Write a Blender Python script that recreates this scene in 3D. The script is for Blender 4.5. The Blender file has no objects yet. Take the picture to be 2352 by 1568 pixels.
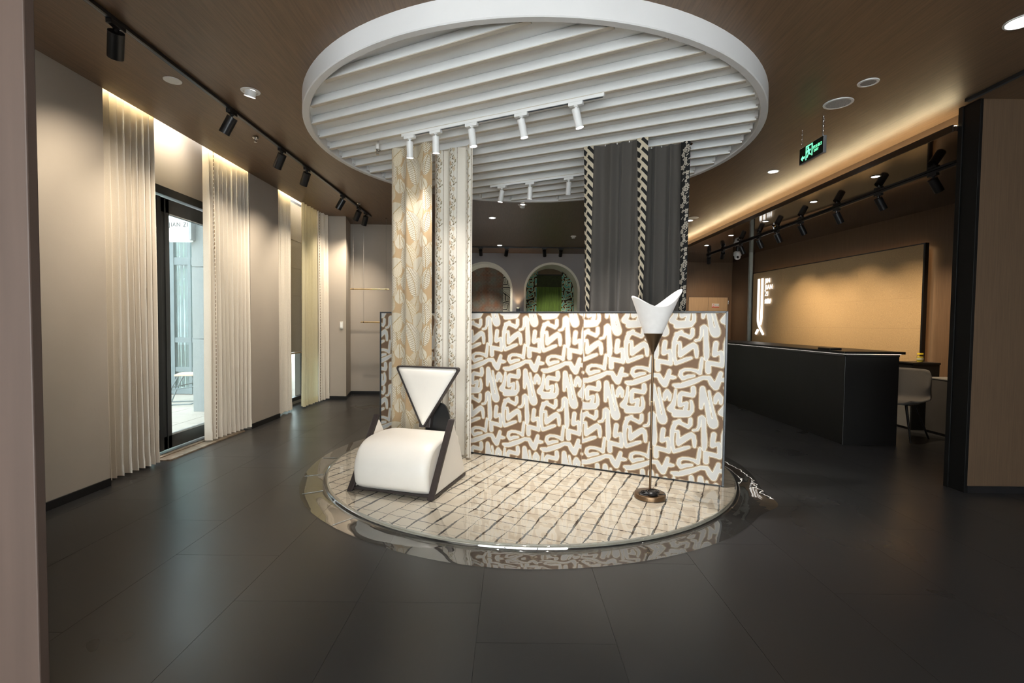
import bpy, bmesh, math, random
import numpy as np
from mathutils import Vector, Matrix
from math import sin, cos, pi, radians
random.seed(7); rng = np.random.default_rng(11)
S = bpy.context.scene; COL = S.collection

# ------------------------------------------------------------------ camera
cam_data = bpy.data.cameras.new('camera'); cam = bpy.data.objects.new('camera', cam_data); COL.objects.link(cam)
cam_data.sensor_width = 36.0; cam_data.lens = 36.0*1110.0/2352.0; cam_data.clip_start = 0.05
PITCH, ROLL = math.atan(39/1110.0), 0.010
f = Vector((0, cos(PITCH), -sin(PITCH))); u0 = Vector((0, sin(PITCH), cos(PITCH))); r0 = Vector((1, 0, 0))
r_ = r0*cos(ROLL)+u0*sin(ROLL); u_ = -r0*sin(ROLL)+u0*cos(ROLL)
M = Matrix((r_, u_, -f)).transposed().to_4x4(); M.translation = (0, 0, 1.3); cam.matrix_world = M
S.camera = cam
# ------------------------------------------------------------------ world, view
W = bpy.data.worlds.new('world'); S.world = W; W.use_nodes = True
nt = W.node_tree; bg = nt.nodes['Background']
bg.inputs[0].default_value = (0.95, 0.975, 1.0, 1); bg.inputs[1].default_value = 8.0
S.view_settings.view_transform = 'Standard'; S.view_settings.look = 'None'
S.view_settings.gamma = 1.0; S.view_settings.exposure = 0.75; S.view_settings.use_curve_mapping = False
S.cycles.max_bounces = 7; S.cycles.diffuse_bounces = 4; S.cycles.glossy_bounces = 4; S.cycles.transparent_max_bounces = 12
S.cycles.transmission_bounces = 4; S.cycles.caustics_reflective = False; S.cycles.caustics_refractive = False
S.cycles.sample_clamp_indirect = 4.0; S.cycles.sample_clamp_direct = 0.0
# levels of the room's lamps (watts)
P_LEFT, P_WHITE, P_RECEPTION, P_DOWN, P_FAR = 54.0, 96.0, 66.0, 30.0, 60.0
COL_LEFT, COL_WHITE, COL_REC = (1.0, .86, .68), (1.0, .945, .88), (1.0, .79, .54)

# ------------------------------------------------------------------ helpers
def thing(name, label, cat, loc=(0, 0, 0), rotz=0, group=None, kind=None):
    o = bpy.data.objects.new(name, None); COL.objects.link(o); o.location = loc; o.rotation_euler = (0, 0, rotz)
    o.empty_display_size = .05
    tag(o, label, cat, group, kind); return o
def tag(o, label=None, cat=None, group=None, kind=None):
    if label: o['label'] = label
    if cat: o['category'] = cat
    if group: o['group'] = group
    if kind: o['kind'] = kind
    return o
class MB:
    def __init__(s): s.v = []; s.f = []
    def add(s, vs, fs):
        b = len(s.v); s.v += [tuple(v) for v in vs]; s.f += [tuple(i+b for i in q) for q in fs]; return s
    def box(s, x0, x1, y0, y1, z0, z1):
        vs = [(x, y, z) for z in (z0, z1) for y in (y0, y1) for x in (x0, x1)]
        return s.add(vs, [(0, 2, 3, 1), (4, 5, 7, 6), (0, 1, 5, 4), (2, 6, 7, 3), (0, 4, 6, 2), (1, 3, 7, 5)])
    def obox(s, o, ax, ay, az):   # oriented box: corner o and three edge vectors
        o, ax, ay, az = map(Vector, (o, ax, ay, az))
        vs = [o+ax*i+ay*j+az*k for k in (0, 1) for j in (0, 1) for i in (0, 1)]
        return s.add(vs, [(0, 2, 3, 1), (4, 5, 7, 6), (0, 1, 5, 4), (2, 6, 7, 3), (0, 4, 6, 2), (1, 3, 7, 5)])
    def cyl(s, p0, p1, ra, rb=None, n=20, caps=True):
        rb = ra if rb is None else rb
        p0, p1 = Vector(p0), Vector(p1); d = (p1-p0).normalized()
        a = d.orthogonal().normalized(); b = d.cross(a)
        vs = [p0+(a*cos(t)+b*sin(t))*ra for t in [2*pi*i/n for i in range(n)]]+[p1+(a*cos(t)+b*sin(t))*rb for t in [2*pi*i/n for i in range(n)]]
        fs = [(i, (i+1) % n, n+(i+1) % n, n+i) for i in range(n)]
        if caps: fs += [tuple(range(n))[::-1], tuple(range(n, 2*n))]
        return s.add(vs, fs)
    def lathe(s, prof, n=32, c=(0, 0, 0), closed=False):
        k = len(prof); vs = []
        for i in range(n):
            t = 2*pi*i/n
            vs += [(c[0]+r*cos(t), c[1]+r*sin(t), c[2]+z) for r, z in prof]
        fs = []
        for i in range(n):
            j = (i+1) % n
            for q in range(k if closed else k-1):
                q2 = (q+1) % k
                fs.append((i*k+q, j*k+q, j*k+q2, i*k+q2))
        return s.add(vs, fs)
    def tube(s, pts, r, n=8):
        pts = [Vector(p) for p in pts]; m = len(pts); vs = []; up = None
        for i, p in enumerate(pts):
            d = (pts[min(i+1, m-1)]-pts[max(i-1, 0)]).normalized()
            if up is None: up = d.orthogonal().normalized()
            up = (up-d*up.dot(d)).normalized(); b = d.cross(up)
            rr = r[i] if isinstance(r, (list, tuple)) else r
            vs += [p+(up*cos(2*pi*k/n)+b*sin(2*pi*k/n))*rr for k in range(n)]
        fs = [(i*n+k, i*n+(k+1) % n, (i+1)*n+(k+1) % n, (i+1)*n+k) for i in range(m-1) for k in range(n)]
        fs += [tuple(range(n))[::-1], tuple(range((m-1)*n, m*n))]
        return s.add(vs, fs)
    def prism(s, poly, vec):      # planar polygon (3D points) extruded by vec
        vec = Vector(vec); p = [Vector(q) for q in poly]; n = len(p)
        return s.add(p+[q+vec for q in p], [tuple(range(n))[::-1], tuple(range(n, 2*n))]+[(i, (i+1) % n, n+(i+1) % n, n+i) for i in range(n)])
    def build(s, name, mat=None, parent=None, smooth=False, bevel=0.0, loc=None, seg=2, fix=True):
        me = bpy.data.meshes.new(name); me.from_pydata([tuple(v) for v in s.v], [], s.f); me.update()
        if fix:
            bm = bmesh.new(); bm.from_mesh(me); bmesh.ops.recalc_face_normals(bm, faces=bm.faces); bm.to_mesh(me); bm.free()
        if smooth:
            me.polygons.foreach_set('use_smooth', [True]*len(me.polygons))
            try: me.set_sharp_from_angle(angle=radians(40))
            except Exception: pass
        o = bpy.data.objects.new(name, me); COL.objects.link(o)
        if mat: me.materials.append(mat)
        if parent: o.parent = parent
        if loc: o.location = loc
        if bevel:
            m = o.modifiers.new('bevel', 'BEVEL'); m.width = bevel; m.segments = seg; m.limit_method = 'ANGLE'; m.harden_normals = False
        return o
def grid_mesh(name, P, mat, parent=None, cols=None, floats=None, smooth=True, wrap=False):
    """P: (rows, cols, 3) array of points; cols: per-vertex colours; floats: {name: array}."""
    R, C_, _ = P.shape
    me = bpy.data.meshes.new(name)
    idx = np.arange(R*C_).reshape(R, C_)
    if wrap: idx = np.concatenate([idx, idx[:, :1]], 1)
    q = np.stack([idx[:-1, :-1], idx[:-1, 1:], idx[1:, 1:], idx[1:, :-1]], -1).reshape(-1, 4)
    me.vertices.add(R*C_); me.vertices.foreach_set('co', P.reshape(-1).astype(np.float32))
    me.loops.add(len(q)*4); me.loops.foreach_set('vertex_index', q.reshape(-1).astype(np.int32))
    me.polygons.add(len(q)); me.polygons.foreach_set('loop_start', np.arange(0, len(q)*4, 4, dtype=np.int32))
    me.polygons.foreach_set('use_smooth', np.full(len(q), smooth))
    me.update(calc_edges=True); me.validate()
    if cols is not None:
        a = me.color_attributes.new('pattern', 'FLOAT_COLOR', 'POINT')
        c = np.ones((R*C_, 4), np.float32); c[:, :3] = cols.reshape(-1, 3); a.data.foreach_set('color', c.reshape(-1))
    for k, v in (floats or {}).items():
        a = me.attributes.new(k, 'FLOAT', 'POINT'); a.data.foreach_set('value', v.reshape(-1).astype(np.float32))
    me.materials.append(mat)
    o = bpy.data.objects.new(name, me); COL.objects.link(o)
    if parent: o.parent = parent
    return o
def clone(o, parent=None):
    c = o.copy(); COL.objects.link(c)
    if parent: c.parent = parent
    for ch in list(o.children): clone(ch, c)
    return c
def struct(o, label=None):
    o['kind'] = 'structure'
    if label: o['label'] = label
    return o

# ------------------------------------------------------------------ materials
MATS = {}
def new_mat(name):
    m = bpy.data.materials.new(name); m.use_nodes = True; t = m.node_tree
    return m, t, t.nodes['Principled BSDF'], t.nodes.new, t.links.new
def pm(name, col, rough=.5, metal=0., spec=.5, ns=8., amt=.08, stretch=(1, 1, 1), bump=0., bscale=None, coat=0., sheen=0., ior=None, rvar=0., world=False, detail=4):
    """principled material whose colour and relief vary with a noise in object space"""
    if name in MATS: return MATS[name]
    m, t, b, N, L = new_mat(name)
    if world: g = N('ShaderNodeNewGeometry'); src = g.outputs['Position']
    else: g = N('ShaderNodeTexCoord'); src = g.outputs['Object']
    mp = N('ShaderNodeMapping'); mp.inputs['Scale'].default_value = stretch; L(src, mp.inputs['Vector'])
    n = N('ShaderNodeTexNoise'); n.inputs['Scale'].default_value = ns; n.inputs['Detail'].default_value = detail; L(mp.outputs[0], n.inputs['Vector'])
    mr = N('ShaderNodeMapRange'); mr.inputs['From Min'].default_value = .3; mr.inputs['From Max'].default_value = .7
    mr.inputs['To Min'].default_value = 1-amt; mr.inputs['To Max'].default_value = 1+amt; L(n.outputs['Fac'], mr.inputs['Value'])
    mx = N('ShaderNodeVectorMath'); mx.operation = 'SCALE'; mx.inputs[0].default_value = col[:3]; L(mr.outputs[0], mx.inputs['Scale'])
    L(mx.outputs[0], b.inputs['Base Color'])
    b.inputs['Roughness'].default_value = rough; b.inputs['Metallic'].default_value = metal; b.inputs['Specular IOR Level'].default_value = spec
    if ior: b.inputs['IOR'].default_value = ior
    if coat: b.inputs['Coat Weight'].default_value = coat; b.inputs['Coat Roughness'].default_value = .06
    if sheen: b.inputs['Sheen Weight'].default_value = sheen
    if rvar:
        r2 = N('ShaderNodeMapRange'); r2.inputs['To Min'].default_value = rough-rvar; r2.inputs['To Max'].default_value = rough+rvar
        L(n.outputs['Fac'], r2.inputs['Value']); L(r2.outputs[0], b.inputs['Roughness'])
    if bump:
        n2 = N('ShaderNodeTexNoise'); n2.inputs['Scale'].default_value = bscale or ns*6; n2.inputs['Detail'].default_value = 3; L(mp.outputs[0], n2.inputs['Vector'])
        bp = N('ShaderNodeBump'); bp.inputs['Strength'].default_value = bump; bp.inputs['Distance'].default_value = .01
        L(n2.outputs['Fac'], bp.inputs['Height']); L(bp.outputs[0], b.inputs['Normal'])
    MATS[name] = m; return m
def emit(name, col, strength):
    if name in MATS: return MATS[name]
    m, t, b, N, L = new_mat(name)
    b.inputs['Base Color'].default_value = (*[min(1, c) for c in col], 1); b.inputs['Emission Color'].default_value = (*col, 1); b.inputs['Emission Strength'].default_value = strength
    g = N('ShaderNodeTexCoord'); n = N('ShaderNodeTexNoise'); n.inputs['Scale'].default_value = 3; L(g.outputs['Object'], n.inputs['Vector'])
    r2 = N('ShaderNodeMapRange'); r2.inputs['To Min'].default_value = .4; r2.inputs['To Max'].default_value = .6; L(n.outputs['Fac'], r2.inputs['Value']); L(r2.outputs[0], b.inputs['Roughness'])
    MATS[name] = m; return m
def cloth_mat(name, col, trans=.25, ws=260., amt=.10, bump=.25, attr=False, fine=(1, 1, 1), slub=0.):
    """woven cloth: diffuse with a share of translucency, fine weave relief"""
    if name in MATS: return MATS[name]
    m, t, b, N, L = new_mat(name); out = t.nodes['Material Output']
    g = N('ShaderNodeTexCoord'); mp = N('ShaderNodeMapping'); mp.inputs['Scale'].default_value = fine; L(g.outputs['Object'], mp.inputs['Vector'])
    n = N('ShaderNodeTexNoise'); n.inputs['Scale'].default_value = ws; n.inputs['Detail'].default_value = 2; L(mp.outputs[0], n.inputs['Vector'])
    mr = N('ShaderNodeMapRange'); mr.inputs['From Min'].default_value = .3; mr.inputs['From Max'].default_value = .7; mr.inputs['To Min'].default_value = 1-amt; mr.inputs['To Max'].default_value = 1+amt*.5; L(n.outputs['Fac'], mr.inputs['Value'])
    mx = N('ShaderNodeVectorMath'); mx.operation = 'SCALE'; L(mr.outputs[0], mx.inputs['Scale'])
    if attr: a = N('ShaderNodeAttribute'); a.attribute_name = 'pattern'; L(a.outputs['Color'], mx.inputs[0])
    else: mx.inputs[0].default_value = col
    L(mx.outputs[0], b.inputs['Base Color']); b.inputs['Roughness'].default_value = .85; b.inputs['Specular IOR Level'].default_value = .2; b.inputs['Sheen Weight'].default_value = .15
    bp = N('ShaderNodeBump'); bp.inputs['Strength'].default_value = bump; bp.inputs['Distance'].default_value = .002; L(n.outputs['Fac'], bp.inputs['Height']); L(bp.outputs[0], b.inputs['Normal'])
    if trans:
        tr = N('ShaderNodeBsdfTranslucent'); L(mx.outputs[0], tr.inputs['Color']); ms = N('ShaderNodeMixShader'); ms.inputs[0].default_value = trans
        L(b.outputs[0], ms.inputs[1]); L(tr.outputs[0], ms.inputs[2]); L(ms.outputs[0], out.inputs['Surface'])
    MATS[name] = m; return m
def clear_mat(name, tint, ior, rough, bump=0., bscale=3., dirt=0., dist=.01, stretch=(1, 1, 1)):
    """thin clear sheet: see-through with Fresnel reflection and a wavy surface"""
    if name in MATS: return MATS[name]
    m, t, b, N, L = new_mat(name); out = t.nodes['Material Output']
    tr = N('ShaderNodeBsdfTransparent'); tr.inputs[0].default_value = (*tint, 1); gl = N('ShaderNodeBsdfGlossy'); gl.inputs['Roughness'].default_value = rough
    fr = N('ShaderNodeFresnel'); gb = N('ShaderNodeNewGeometry'); mi_ = N('ShaderNodeMapRange'); mi_.inputs['To Min'].default_value = ior; mi_.inputs['To Max'].default_value = 1/ior
    L(gb.outputs['Backfacing'], mi_.inputs['Value']); L(mi_.outputs[0], fr.inputs['IOR']); ms = N('ShaderNodeMixShader')
    g = N('ShaderNodeTexCoord'); mp = N('ShaderNodeMapping'); mp.inputs['Scale'].default_value = stretch; L(g.outputs['Object'], mp.inputs['Vector'])
    n = N('ShaderNodeTexNoise'); n.inputs['Scale'].default_value = bscale; n.inputs['Detail'].default_value = 2; L(mp.outputs[0], n.inputs['Vector'])
    if bump:
        bp = N('ShaderNodeBump'); bp.inputs['Strength'].default_value = bump; bp.inputs['Distance'].default_value = dist; L(n.outputs['Fac'], bp.inputs['Height'])
        L(bp.outputs[0], gl.inputs['Normal']); L(bp.outputs[0], fr.inputs['Normal'])
    L(fr.outputs[0], ms.inputs[0]); L(tr.outputs[0], ms.inputs[1]); L(gl.outputs[0], ms.inputs[2])
    last = ms.outputs[0]
    if dirt:
        df = N('ShaderNodeBsdfDiffuse'); df.inputs[0].default_value = (.8, .9, .9, 1); m2 = N('ShaderNodeMixShader')
        r2 = N('ShaderNodeMapRange'); r2.inputs['To Min'].default_value = 0; r2.inputs['To Max'].default_value = dirt; L(n.outputs['Fac'], r2.inputs['Value'])
        L(r2.outputs[0], m2.inputs[0]); L(last, m2.inputs[1]); L(df.outputs[0], m2.inputs[2]); last = m2.outputs[0]
    L(last, out.inputs['Surface']); MATS[name] = m; return m
def sdf_mat(name, stops, rough=.7, spec=.3, bump=0.):
    """flat print: a distance field 'dist' (metres) runs through colour stops [(d, colour), ...], hard edges"""
    if name in MATS: return MATS[name]
    m, t, b, N, L = new_mat(name)
    a = N('ShaderNodeAttribute'); a.attribute_name = 'dist'
    g = N('ShaderNodeTexCoord'); n = N('ShaderNodeTexNoise'); n.inputs['Scale'].default_value = 60; n.inputs['Detail'].default_value = 2; L(g.outputs['Object'], n.inputs['Vector'])
    ad = N('ShaderNodeMath'); ad.operation = 'MULTIPLY_ADD'; ad.inputs[1].default_value = .0035; L(n.outputs['Fac'], ad.inputs[0]); L(a.outputs['Fac'], ad.inputs[2])
    mr = N('ShaderNodeMapRange'); mr.inputs['From Min'].default_value = -.05+.00175; mr.inputs['From Max'].default_value = .05+.00175; L(ad.outputs[0], mr.inputs['Value'])
    cr = N('ShaderNodeValToRGB'); cr.color_ramp.interpolation = 'LINEAR'; e = cr.color_ramp.elements
    pts = []
    for i, (d, c) in enumerate(stops):
        if i: pts.append(((d+.0006+.05)/.1, c)); pts.append(((d-.0006+.05)/.1, stops[i-1][1]))
        else: pts.append((0, c))
    pts.sort(key=lambda q: q[0])
    e[0].position = 0; e[0].color = (*pts[0][1], 1); e[1].position = 1; e[1].color = (*stops[-1][1], 1)
    for p, c in pts[1:]:
        q = e.new(p); q.color = (*c, 1)
    L(mr.outputs[0], cr.inputs[0])
    n3 = N('ShaderNodeTexNoise'); n3.inputs['Scale'].default_value = 9; L(g.outputs['Object'], n3.inputs['Vector'])
    m3 = N('ShaderNodeMapRange'); m3.inputs['To Min'].default_value = .9; m3.inputs['To Max'].default_value = 1.1; L(n3.outputs['Fac'], m3.inputs['Value'])
    mx = N('ShaderNodeVectorMath'); mx.operation = 'SCALE'; L(cr.outputs[0], mx.inputs[0]); L(m3.outputs[0], mx.inputs['Scale'])
    L(mx.outputs[0], b.inputs['Base Color']); b.inputs['Roughness'].default_value = rough; b.inputs['Specular IOR Level'].default_value = spec
    MATS[name] = m; return m

wall_paint = pm('wall_paint', (.44, .39, .33), .8, ns=2.5, amt=.03, bump=.05, bscale=120)
wood_ceiling = pm('wood_ceiling', (.165, .101, .058), .42, ns=5, amt=.20, stretch=(22, .9, 1), bump=.08, bscale=40, detail=6)
wood_panel = pm('wood_panel', (.135, .078, .042), .5, ns=4, amt=.13, stretch=(26, 26, .8), detail=6, bump=.05, bscale=30)
wood_pale = pm('wood_pale', (.095, .062, .048), .6, ns=2.2, amt=.10, stretch=(9, 9, .5), detail=6)
white_lifted = pm('white_lifted', (.95, .96, .955), .6, ns=3, amt=.02)  # raised white: the colour makes up for shade on the ceiling disc
white_metal = pm('white_metal', (.78, .78, .77), .35, ns=5, amt=.02)
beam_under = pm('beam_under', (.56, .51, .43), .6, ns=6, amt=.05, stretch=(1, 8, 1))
black_metal = pm('black_metal', (.012, .012, .013), .35, ns=6, amt=.1)
black_frame = pm('black_frame', (.02, .023, .026), .3, ns=12, amt=.2, spec=.6)
black_gloss = pm('black_gloss', (.007, .0065, .0065), .35, ns=3, amt=.2, spec=.5)
dark_gloss_ceiling = pm('dark_gloss_ceiling', (.022, .013, .008),   .045, ns=1.4, amt=.3, spec=.5, coat=.6, bump=.10, bscale=1.6)
chrome = pm('chrome', (.6, .6, .6), .2, metal=1, ns=10, amt=.05)
brass = pm('brass', (.75, .56, .28), .3, metal=1, ns=10, amt=.08)
bronze = pm('bronze', (.16, .10, .055), .35, metal=.85, ns=5, amt=.12)
leather = pm('white_leather', (.80, .745, .665), .42, ns=3, amt=.03, bump=.10, bscale=7)
dark_wood = pm('dark_espresso_wood', (.026, .018, .016), .45, ns=6, amt=.2, stretch=(10, 10, 1))
grey_plastic = pm('grey_plastic', (.22, .21, .19), .5, ns=6, amt=.05)
paper = cloth_mat('white_paper', (.90, .87, .84), .10, ws=30, amt=.03, bump=.05)
lens_glow = emit('lens_glow', (1, .97, .92), 14)
down_glow = emit('downlight_glow', (1, .98, .96), 9)
strip_warm = emit('led_strip_warm', (1.0, .80, .42), 26)
strip_cove = emit('led_strip_cove', (1.0, .80, .48), 26)
# ================================================================== THE SETTING
CZ = 3.08          # ceiling height
XL = -3.16         # left wall plane
YB = 12.15         # far wall
CX, CY, RO = .159, 4.608, 1.975     # the white ceiling circle
# floor: a dark bed with large stone tiles laid on it
def floor_mat():
    m, t, b, N, L = new_mat('dark_stone_tile')
    g = N('ShaderNodeNewGeometry'); oi = N('ShaderNodeObjectInfo')
    n = N('ShaderNodeTexNoise'); n.inputs['Scale'].default_value = 1.1; n.inputs['Detail'].default_value = 3; L(g.outputs['Position'], n.inputs['Vector'])
    mr = N('ShaderNodeMapRange'); mr.inputs['To Min'].default_value = .72; mr.inputs['To Max'].default_value = 1.28; L(n.outputs['Fac'], mr.inputs['Value'])
    m2 = N('ShaderNodeMath'); m2.operation = 'MULTIPLY_ADD'; m2.inputs[1].default_value = .10; L(oi.outputs['Random'], m2.inputs[0]); L(mr.outputs[0], m2.inputs[2])
    mx = N('ShaderNodeVectorMath'); mx.operation = 'SCALE'; mx.inputs[0].default_value = (.0285, .0285, .0295); L(m2.outputs[0], mx.inputs['Scale']); L(mx.outputs[0], b.inputs['Base Color'])
    r2 = N('ShaderNodeMapRange'); r2.inputs['To Min'].default_value = .20; r2.inputs['To Max'].default_value = .40; L(n.outputs['Fac'], r2.inputs['Value']); L(r2.outputs[0], b.inputs['Roughness'])
    b.inputs['Specular IOR Level'].default_value = .5
    return m
tile_m = floor_mat()
fl = struct(MB().box(-3.6, 6.6, -3.2, 12.7, -.12, -.002).build('floor', pm('grout', (.035, .035, .034), .8)))
TW, TL_ = .575, 1.15
tile0 = None
offs = {0: .78, 1: .02, 2: .55, 3: .30}
for i in range(-6, 12):
    x0 = -.135+i*TW
    if x0 > 6.4 or x0+TW < -3.56: continue
    off = {-1: 1.06, 0: .78, -2: 2.21-1.15, -3: .35, -4: .82}.get(i, offs[(i*3) % 4])
    for j in range(-3, 12):
        y0 = off+j*TL_
        if y0 > 12.1 or y0 < -2.9: continue
        if tile0 is None:
            tile0 = MB().box(.0008, TW-.0008, .0008, TL_-.0008, -.012, 0).build('tile', tile_m, fl); t_ = tile0
        else:
            t_ = tile0.copy(); COL.objects.link(t_); t_.parent = fl
        t_.location = (x0, y0, 0)
# ceiling slab with the left edge over the window bays
def plate_with_slot():
    mb = MB()
    mb.box(XL, 6.4, -3.2, YB+.02, CZ, CZ+.08)
    mb.box(-3.6, XL, -3.2, 3.77, CZ, CZ+.08); mb.box(-3.6, XL, 5.85, 6.55, CZ, CZ+.08); mb.box(-3.6, XL, 8.15, YB+.02, CZ, CZ+.08)
    mb.box(-3.62, XL+.05, -3.2, YB+.02, 3.42, 3.5)
    return mb
struct(plate_with_slot().build('ceiling', wood_ceiling))
# left wall: piers and the recessed window bays
def wall(name, mb, mat=wall_paint, label=None): return struct(mb.build(name, mat), label)
wall('wall_left', MB().box(-3.62, XL, -3.2, 3.77, 0, 3.42).box(-3.62, XL, 5.85, 6.55, 0, 3.42).box(-3.62, XL, 8.15, YB+.3, 0, 3.42)
     .box(-3.62, -3.46, 3.77, 4.45, 0, 3.42).box(-3.62, -3.46, 4.45, 5.70, 2.60, 3.42).box(-3.62, -3.46, 5.70, 5.85, 0, 3.42)
     .box(-3.62, -3.46, 6.55, 6.80, 0, 3.42).box(-3.62, -3.46, 8.05, 8.15, 0, 3.42).box(-3.62, -3.46, 6.80, 8.05, 3.2, 3.42).box(-3.62, -3.46, 6.80, 8.05, -.05, .05))
wall('wall_corner', MB().prism([(XL-.02, 8.15, 0), (-2.80, 8.15, 0), (-2.94, 8.8, 0), (XL-.02, 8.8, 0)], (0, 0, 3.2)))
wall('wall_back', MB().box(XL, -1.55, 8.8, 9.0, 0, CZ+.05))
wall('wall_return', MB().box(-1.70, -1.55, 8.9, YB+.2, 0, CZ+.05))
for a, bb, yy in ((-3.0, 3.77, 0), (5.85, 6.55, 0)):
    struct(MB().box(XL-.01, XL+.012, a, bb, 0, .06).build('baseboard_left', black_metal, bevel=.002))
struct(MB().prism([(XL, 8.14, 0), (-2.79, 8.14, 0), (-2.93, 8.785, 0), (-2.95, 8.79, 0), (-2.95, 8.82, 0), (XL, 8.82, 0)], (0, 0, .06)).box(-2.94, -1.55, 8.785, 8.81, 0, .06).build('baseboard_back', black_metal))
# far wall with two arched niches
def arch_pts(cx, w, zt, n=24):
    zs = zt-w
    return [(cx-w, 0)]+[(cx-w*cos(pi*i/n), zs+w*sin(pi*i/n)) for i in range(n+1)]+[(cx+w, 0)]
ARCH = [(-.70, .70, 2.86), (.985, .70, 2.86)]
def arched_wall():
    bm = bmesh.new(); mb = MB()
    # build as columns of quads around each opening
    def col(x0, x1, zlo): mb.box(x0, x1, YB, YB+.14, zlo, CZ+.05)
    x = -1.6
    for cx, w, zt in ARCH:
        col(x, cx-w, 0); n = 36
        xs = [cx-w*cos(pi*i/n) for i in range(n+1)]; zs = [zt-w+w*sin(pi*i/n) for i in range(n+1)]
        for i in range(n):
            a, b_ = xs[i], xs[i+1]
            mb.add([(a, YB, zs[i]), (b_, YB, zs[i+1]), (b_, YB, CZ+.05), (a, YB, CZ+.05), (a, YB+.14, zs[i]), (b_, YB+.14, zs[i+1]), (b_, YB+.14, CZ+.05), (a, YB+.14, CZ+.05)],
                   [(0, 1, 2, 3), (4, 7, 6, 5), (0, 4, 5, 1)])
        x = cx+w
    col(x, 3.2, 0)
    return mb
struct(arched_wall().build('wall_far', pm('far_wall_paint', (.36, .345, .34), .85, ns=2, amt=.05), fix=False))
niche_m = pm('niche_plaster', (.84, .82, .70), .75, ns=5, amt=.03)
for k, (cx, w, zt) in enumerate(ARCH):
    mb = MB(); n = 28
    P = arch_pts(cx, w, zt, n); Q = arch_pts(cx, w-.055, zt-.055, n); Q[0] = (Q[0][0], 0); Q[-1] = (Q[-1][0], 0)
    for i in range(len(P)-1):
        (a, b_), (c_, d_) = P[i], P[i+1]; (e1, e2), (g1, g2) = Q[i], Q[i+1]
        mb.add([(a, YB-.02, b_), (c_, YB-.02, d_), (g1, YB-.02, g2), (e1, YB-.02, e2), (a, YB+.9, b_), (c_, YB+.9, d_), (g1, YB+.9, g2), (e1, YB+.9, e2)],
               [(0, 1, 2, 3), (3, 2, 6, 7), (0, 4, 5, 1)])
    struct(mb.build('trim_%d' % (k+1), niche_m, smooth=True, fix=False), ['pale rounded arch lining of the left niche', 'pale rounded arch lining of the niche with the green fringe'][k])
wall('wall_niche', MB().box(-1.6, 3.0, YB+.9, YB+1.0, 0, 3.1), pm('niche_dark', (.16, .11, .06), .8))
# panelled wood wall right of the arches, with its flush double door
wall('wall_wood', MB().box(3.2, 5.6, YB, YB+.14, 0, CZ), wood_panel)
d2 = thing('door_2', None, None, (4.42, YB-.004, 0)); d2['kind'] = 'structure'
for s_, nm in ((0, 'leaf'), (1, 'leaf')):
    MB().box(.0+s_*.49, .484+s_*.49, -.006, .03, .01, 2.03).build(nm, pm('door_wood', (.43, .285, .165), .5, ns=4, amt=.10, stretch=(26, 26, .8), detail=6), d2, bevel=.002)
for s_ in (-.015, .985):
    MB().cyl((s_, -.02, 1.86), (s_, -.02, 1.95), .009, n=10).cyl((s_, -.02, .4), (s_, -.02, .49), .009, n=10).build('hinge', chrome, d2)
MB().box(-.006, .984, -.003, .02, 2.032, 2.040).box(-.008, -.002, -.003, .02, 0, 2.04).box(.984, .988, -.003, .02, 0, 2.04).box(.4848, .4892, -.004, .02, 0, 2.03).build('gap', black_metal, d2)
# dark side wall between the wood wall and the reception feature panel
wall('wall_side', MB().prism([(5.5, YB+.05, 0), (5.30, 10.42, 0), (5.9, 10.42, 0), (5.9, YB+.05, 0)], (0, 0, 2.98)), pm('wall_dark_wood', (.10, .062, .036), .5, ns=4, amt=.15, stretch=(20, 20, .8)))
# reception wall line: x = RX(y)
def RX(y): return 4.85+.0957*(13.2-y)
wall('wall_right', MB().prism([(RX(10.5)+.12, 10.5, 0), (RX(3.2)+.12, 3.2, 0), (RX(3.2)+.45, 3.2, 0), (RX(10.5)+.45, 10.5, 0)], (0, 0, CZ)), wood_panel)
struct(MB().prism([(RX(10.4)+.105, 10.4, 0), (RX(3.9)+.105, 3.9, 0), (RX(3.9)+.13, 3.9, 0), (RX(10.4)+.13, 10.4, 0)], (0, 0, .07)).build('baseboard_right', black_metal))
# dropped glossy ceiling over the reception with its lit cove
ZD = 2.90
struct(MB().box(3.56, 6.4, 3.97, YB, ZD, ZD+.04).build('ceiling_reception', dark_gloss_ceiling), 'dark mirror-gloss dropped ceiling over the reception desk')
struct(MB().box(3.545, 3.56, 3.97, YB, ZD-.006, ZD+.052).build('trim_3', pm('fascia_dark', (.018, .011, .007), .3), bevel=.003), 'dark fascia strip along the edge of the dropped ceiling')
struct(MB().box(3.70, 3.74, 3.97, YB, ZD+.04, CZ).build('trim_8', pm('wood_dark_trim', (.07, .042, .024), .5)), 'wood upstand at the back of the light cove')
struct(MB().box(3.585, 3.60, 3.99, YB-.05, ZD+.041, ZD+.053).build('light_strip', strip_cove), 'warm light strip in the cove along the dropped ceiling')
# partition with black side post at the right
struct(MB().box(3.625, 6.4, 3.80, 3.94, .055, CZ).build('wall_partition', pm('wood_partition', (.105, .066, .039), .5, ns=4, amt=.14, stretch=(26, 26, .8), detail=6)))
struct(MB().box(3.60, 3.625, 3.795, 3.96, 0, CZ).box(3.59, 3.60, 3.93, 3.97, 0, CZ).build('trim_4', pm('post_black', (.004, .004, .004), .5, spec=.25), bevel=.002), 'glossy black end post of the right partition')
struct(MB().box(3.625, 6.4, 3.79, 3.945, 0, .055).build('baseboard_partition', black_metal))
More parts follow.
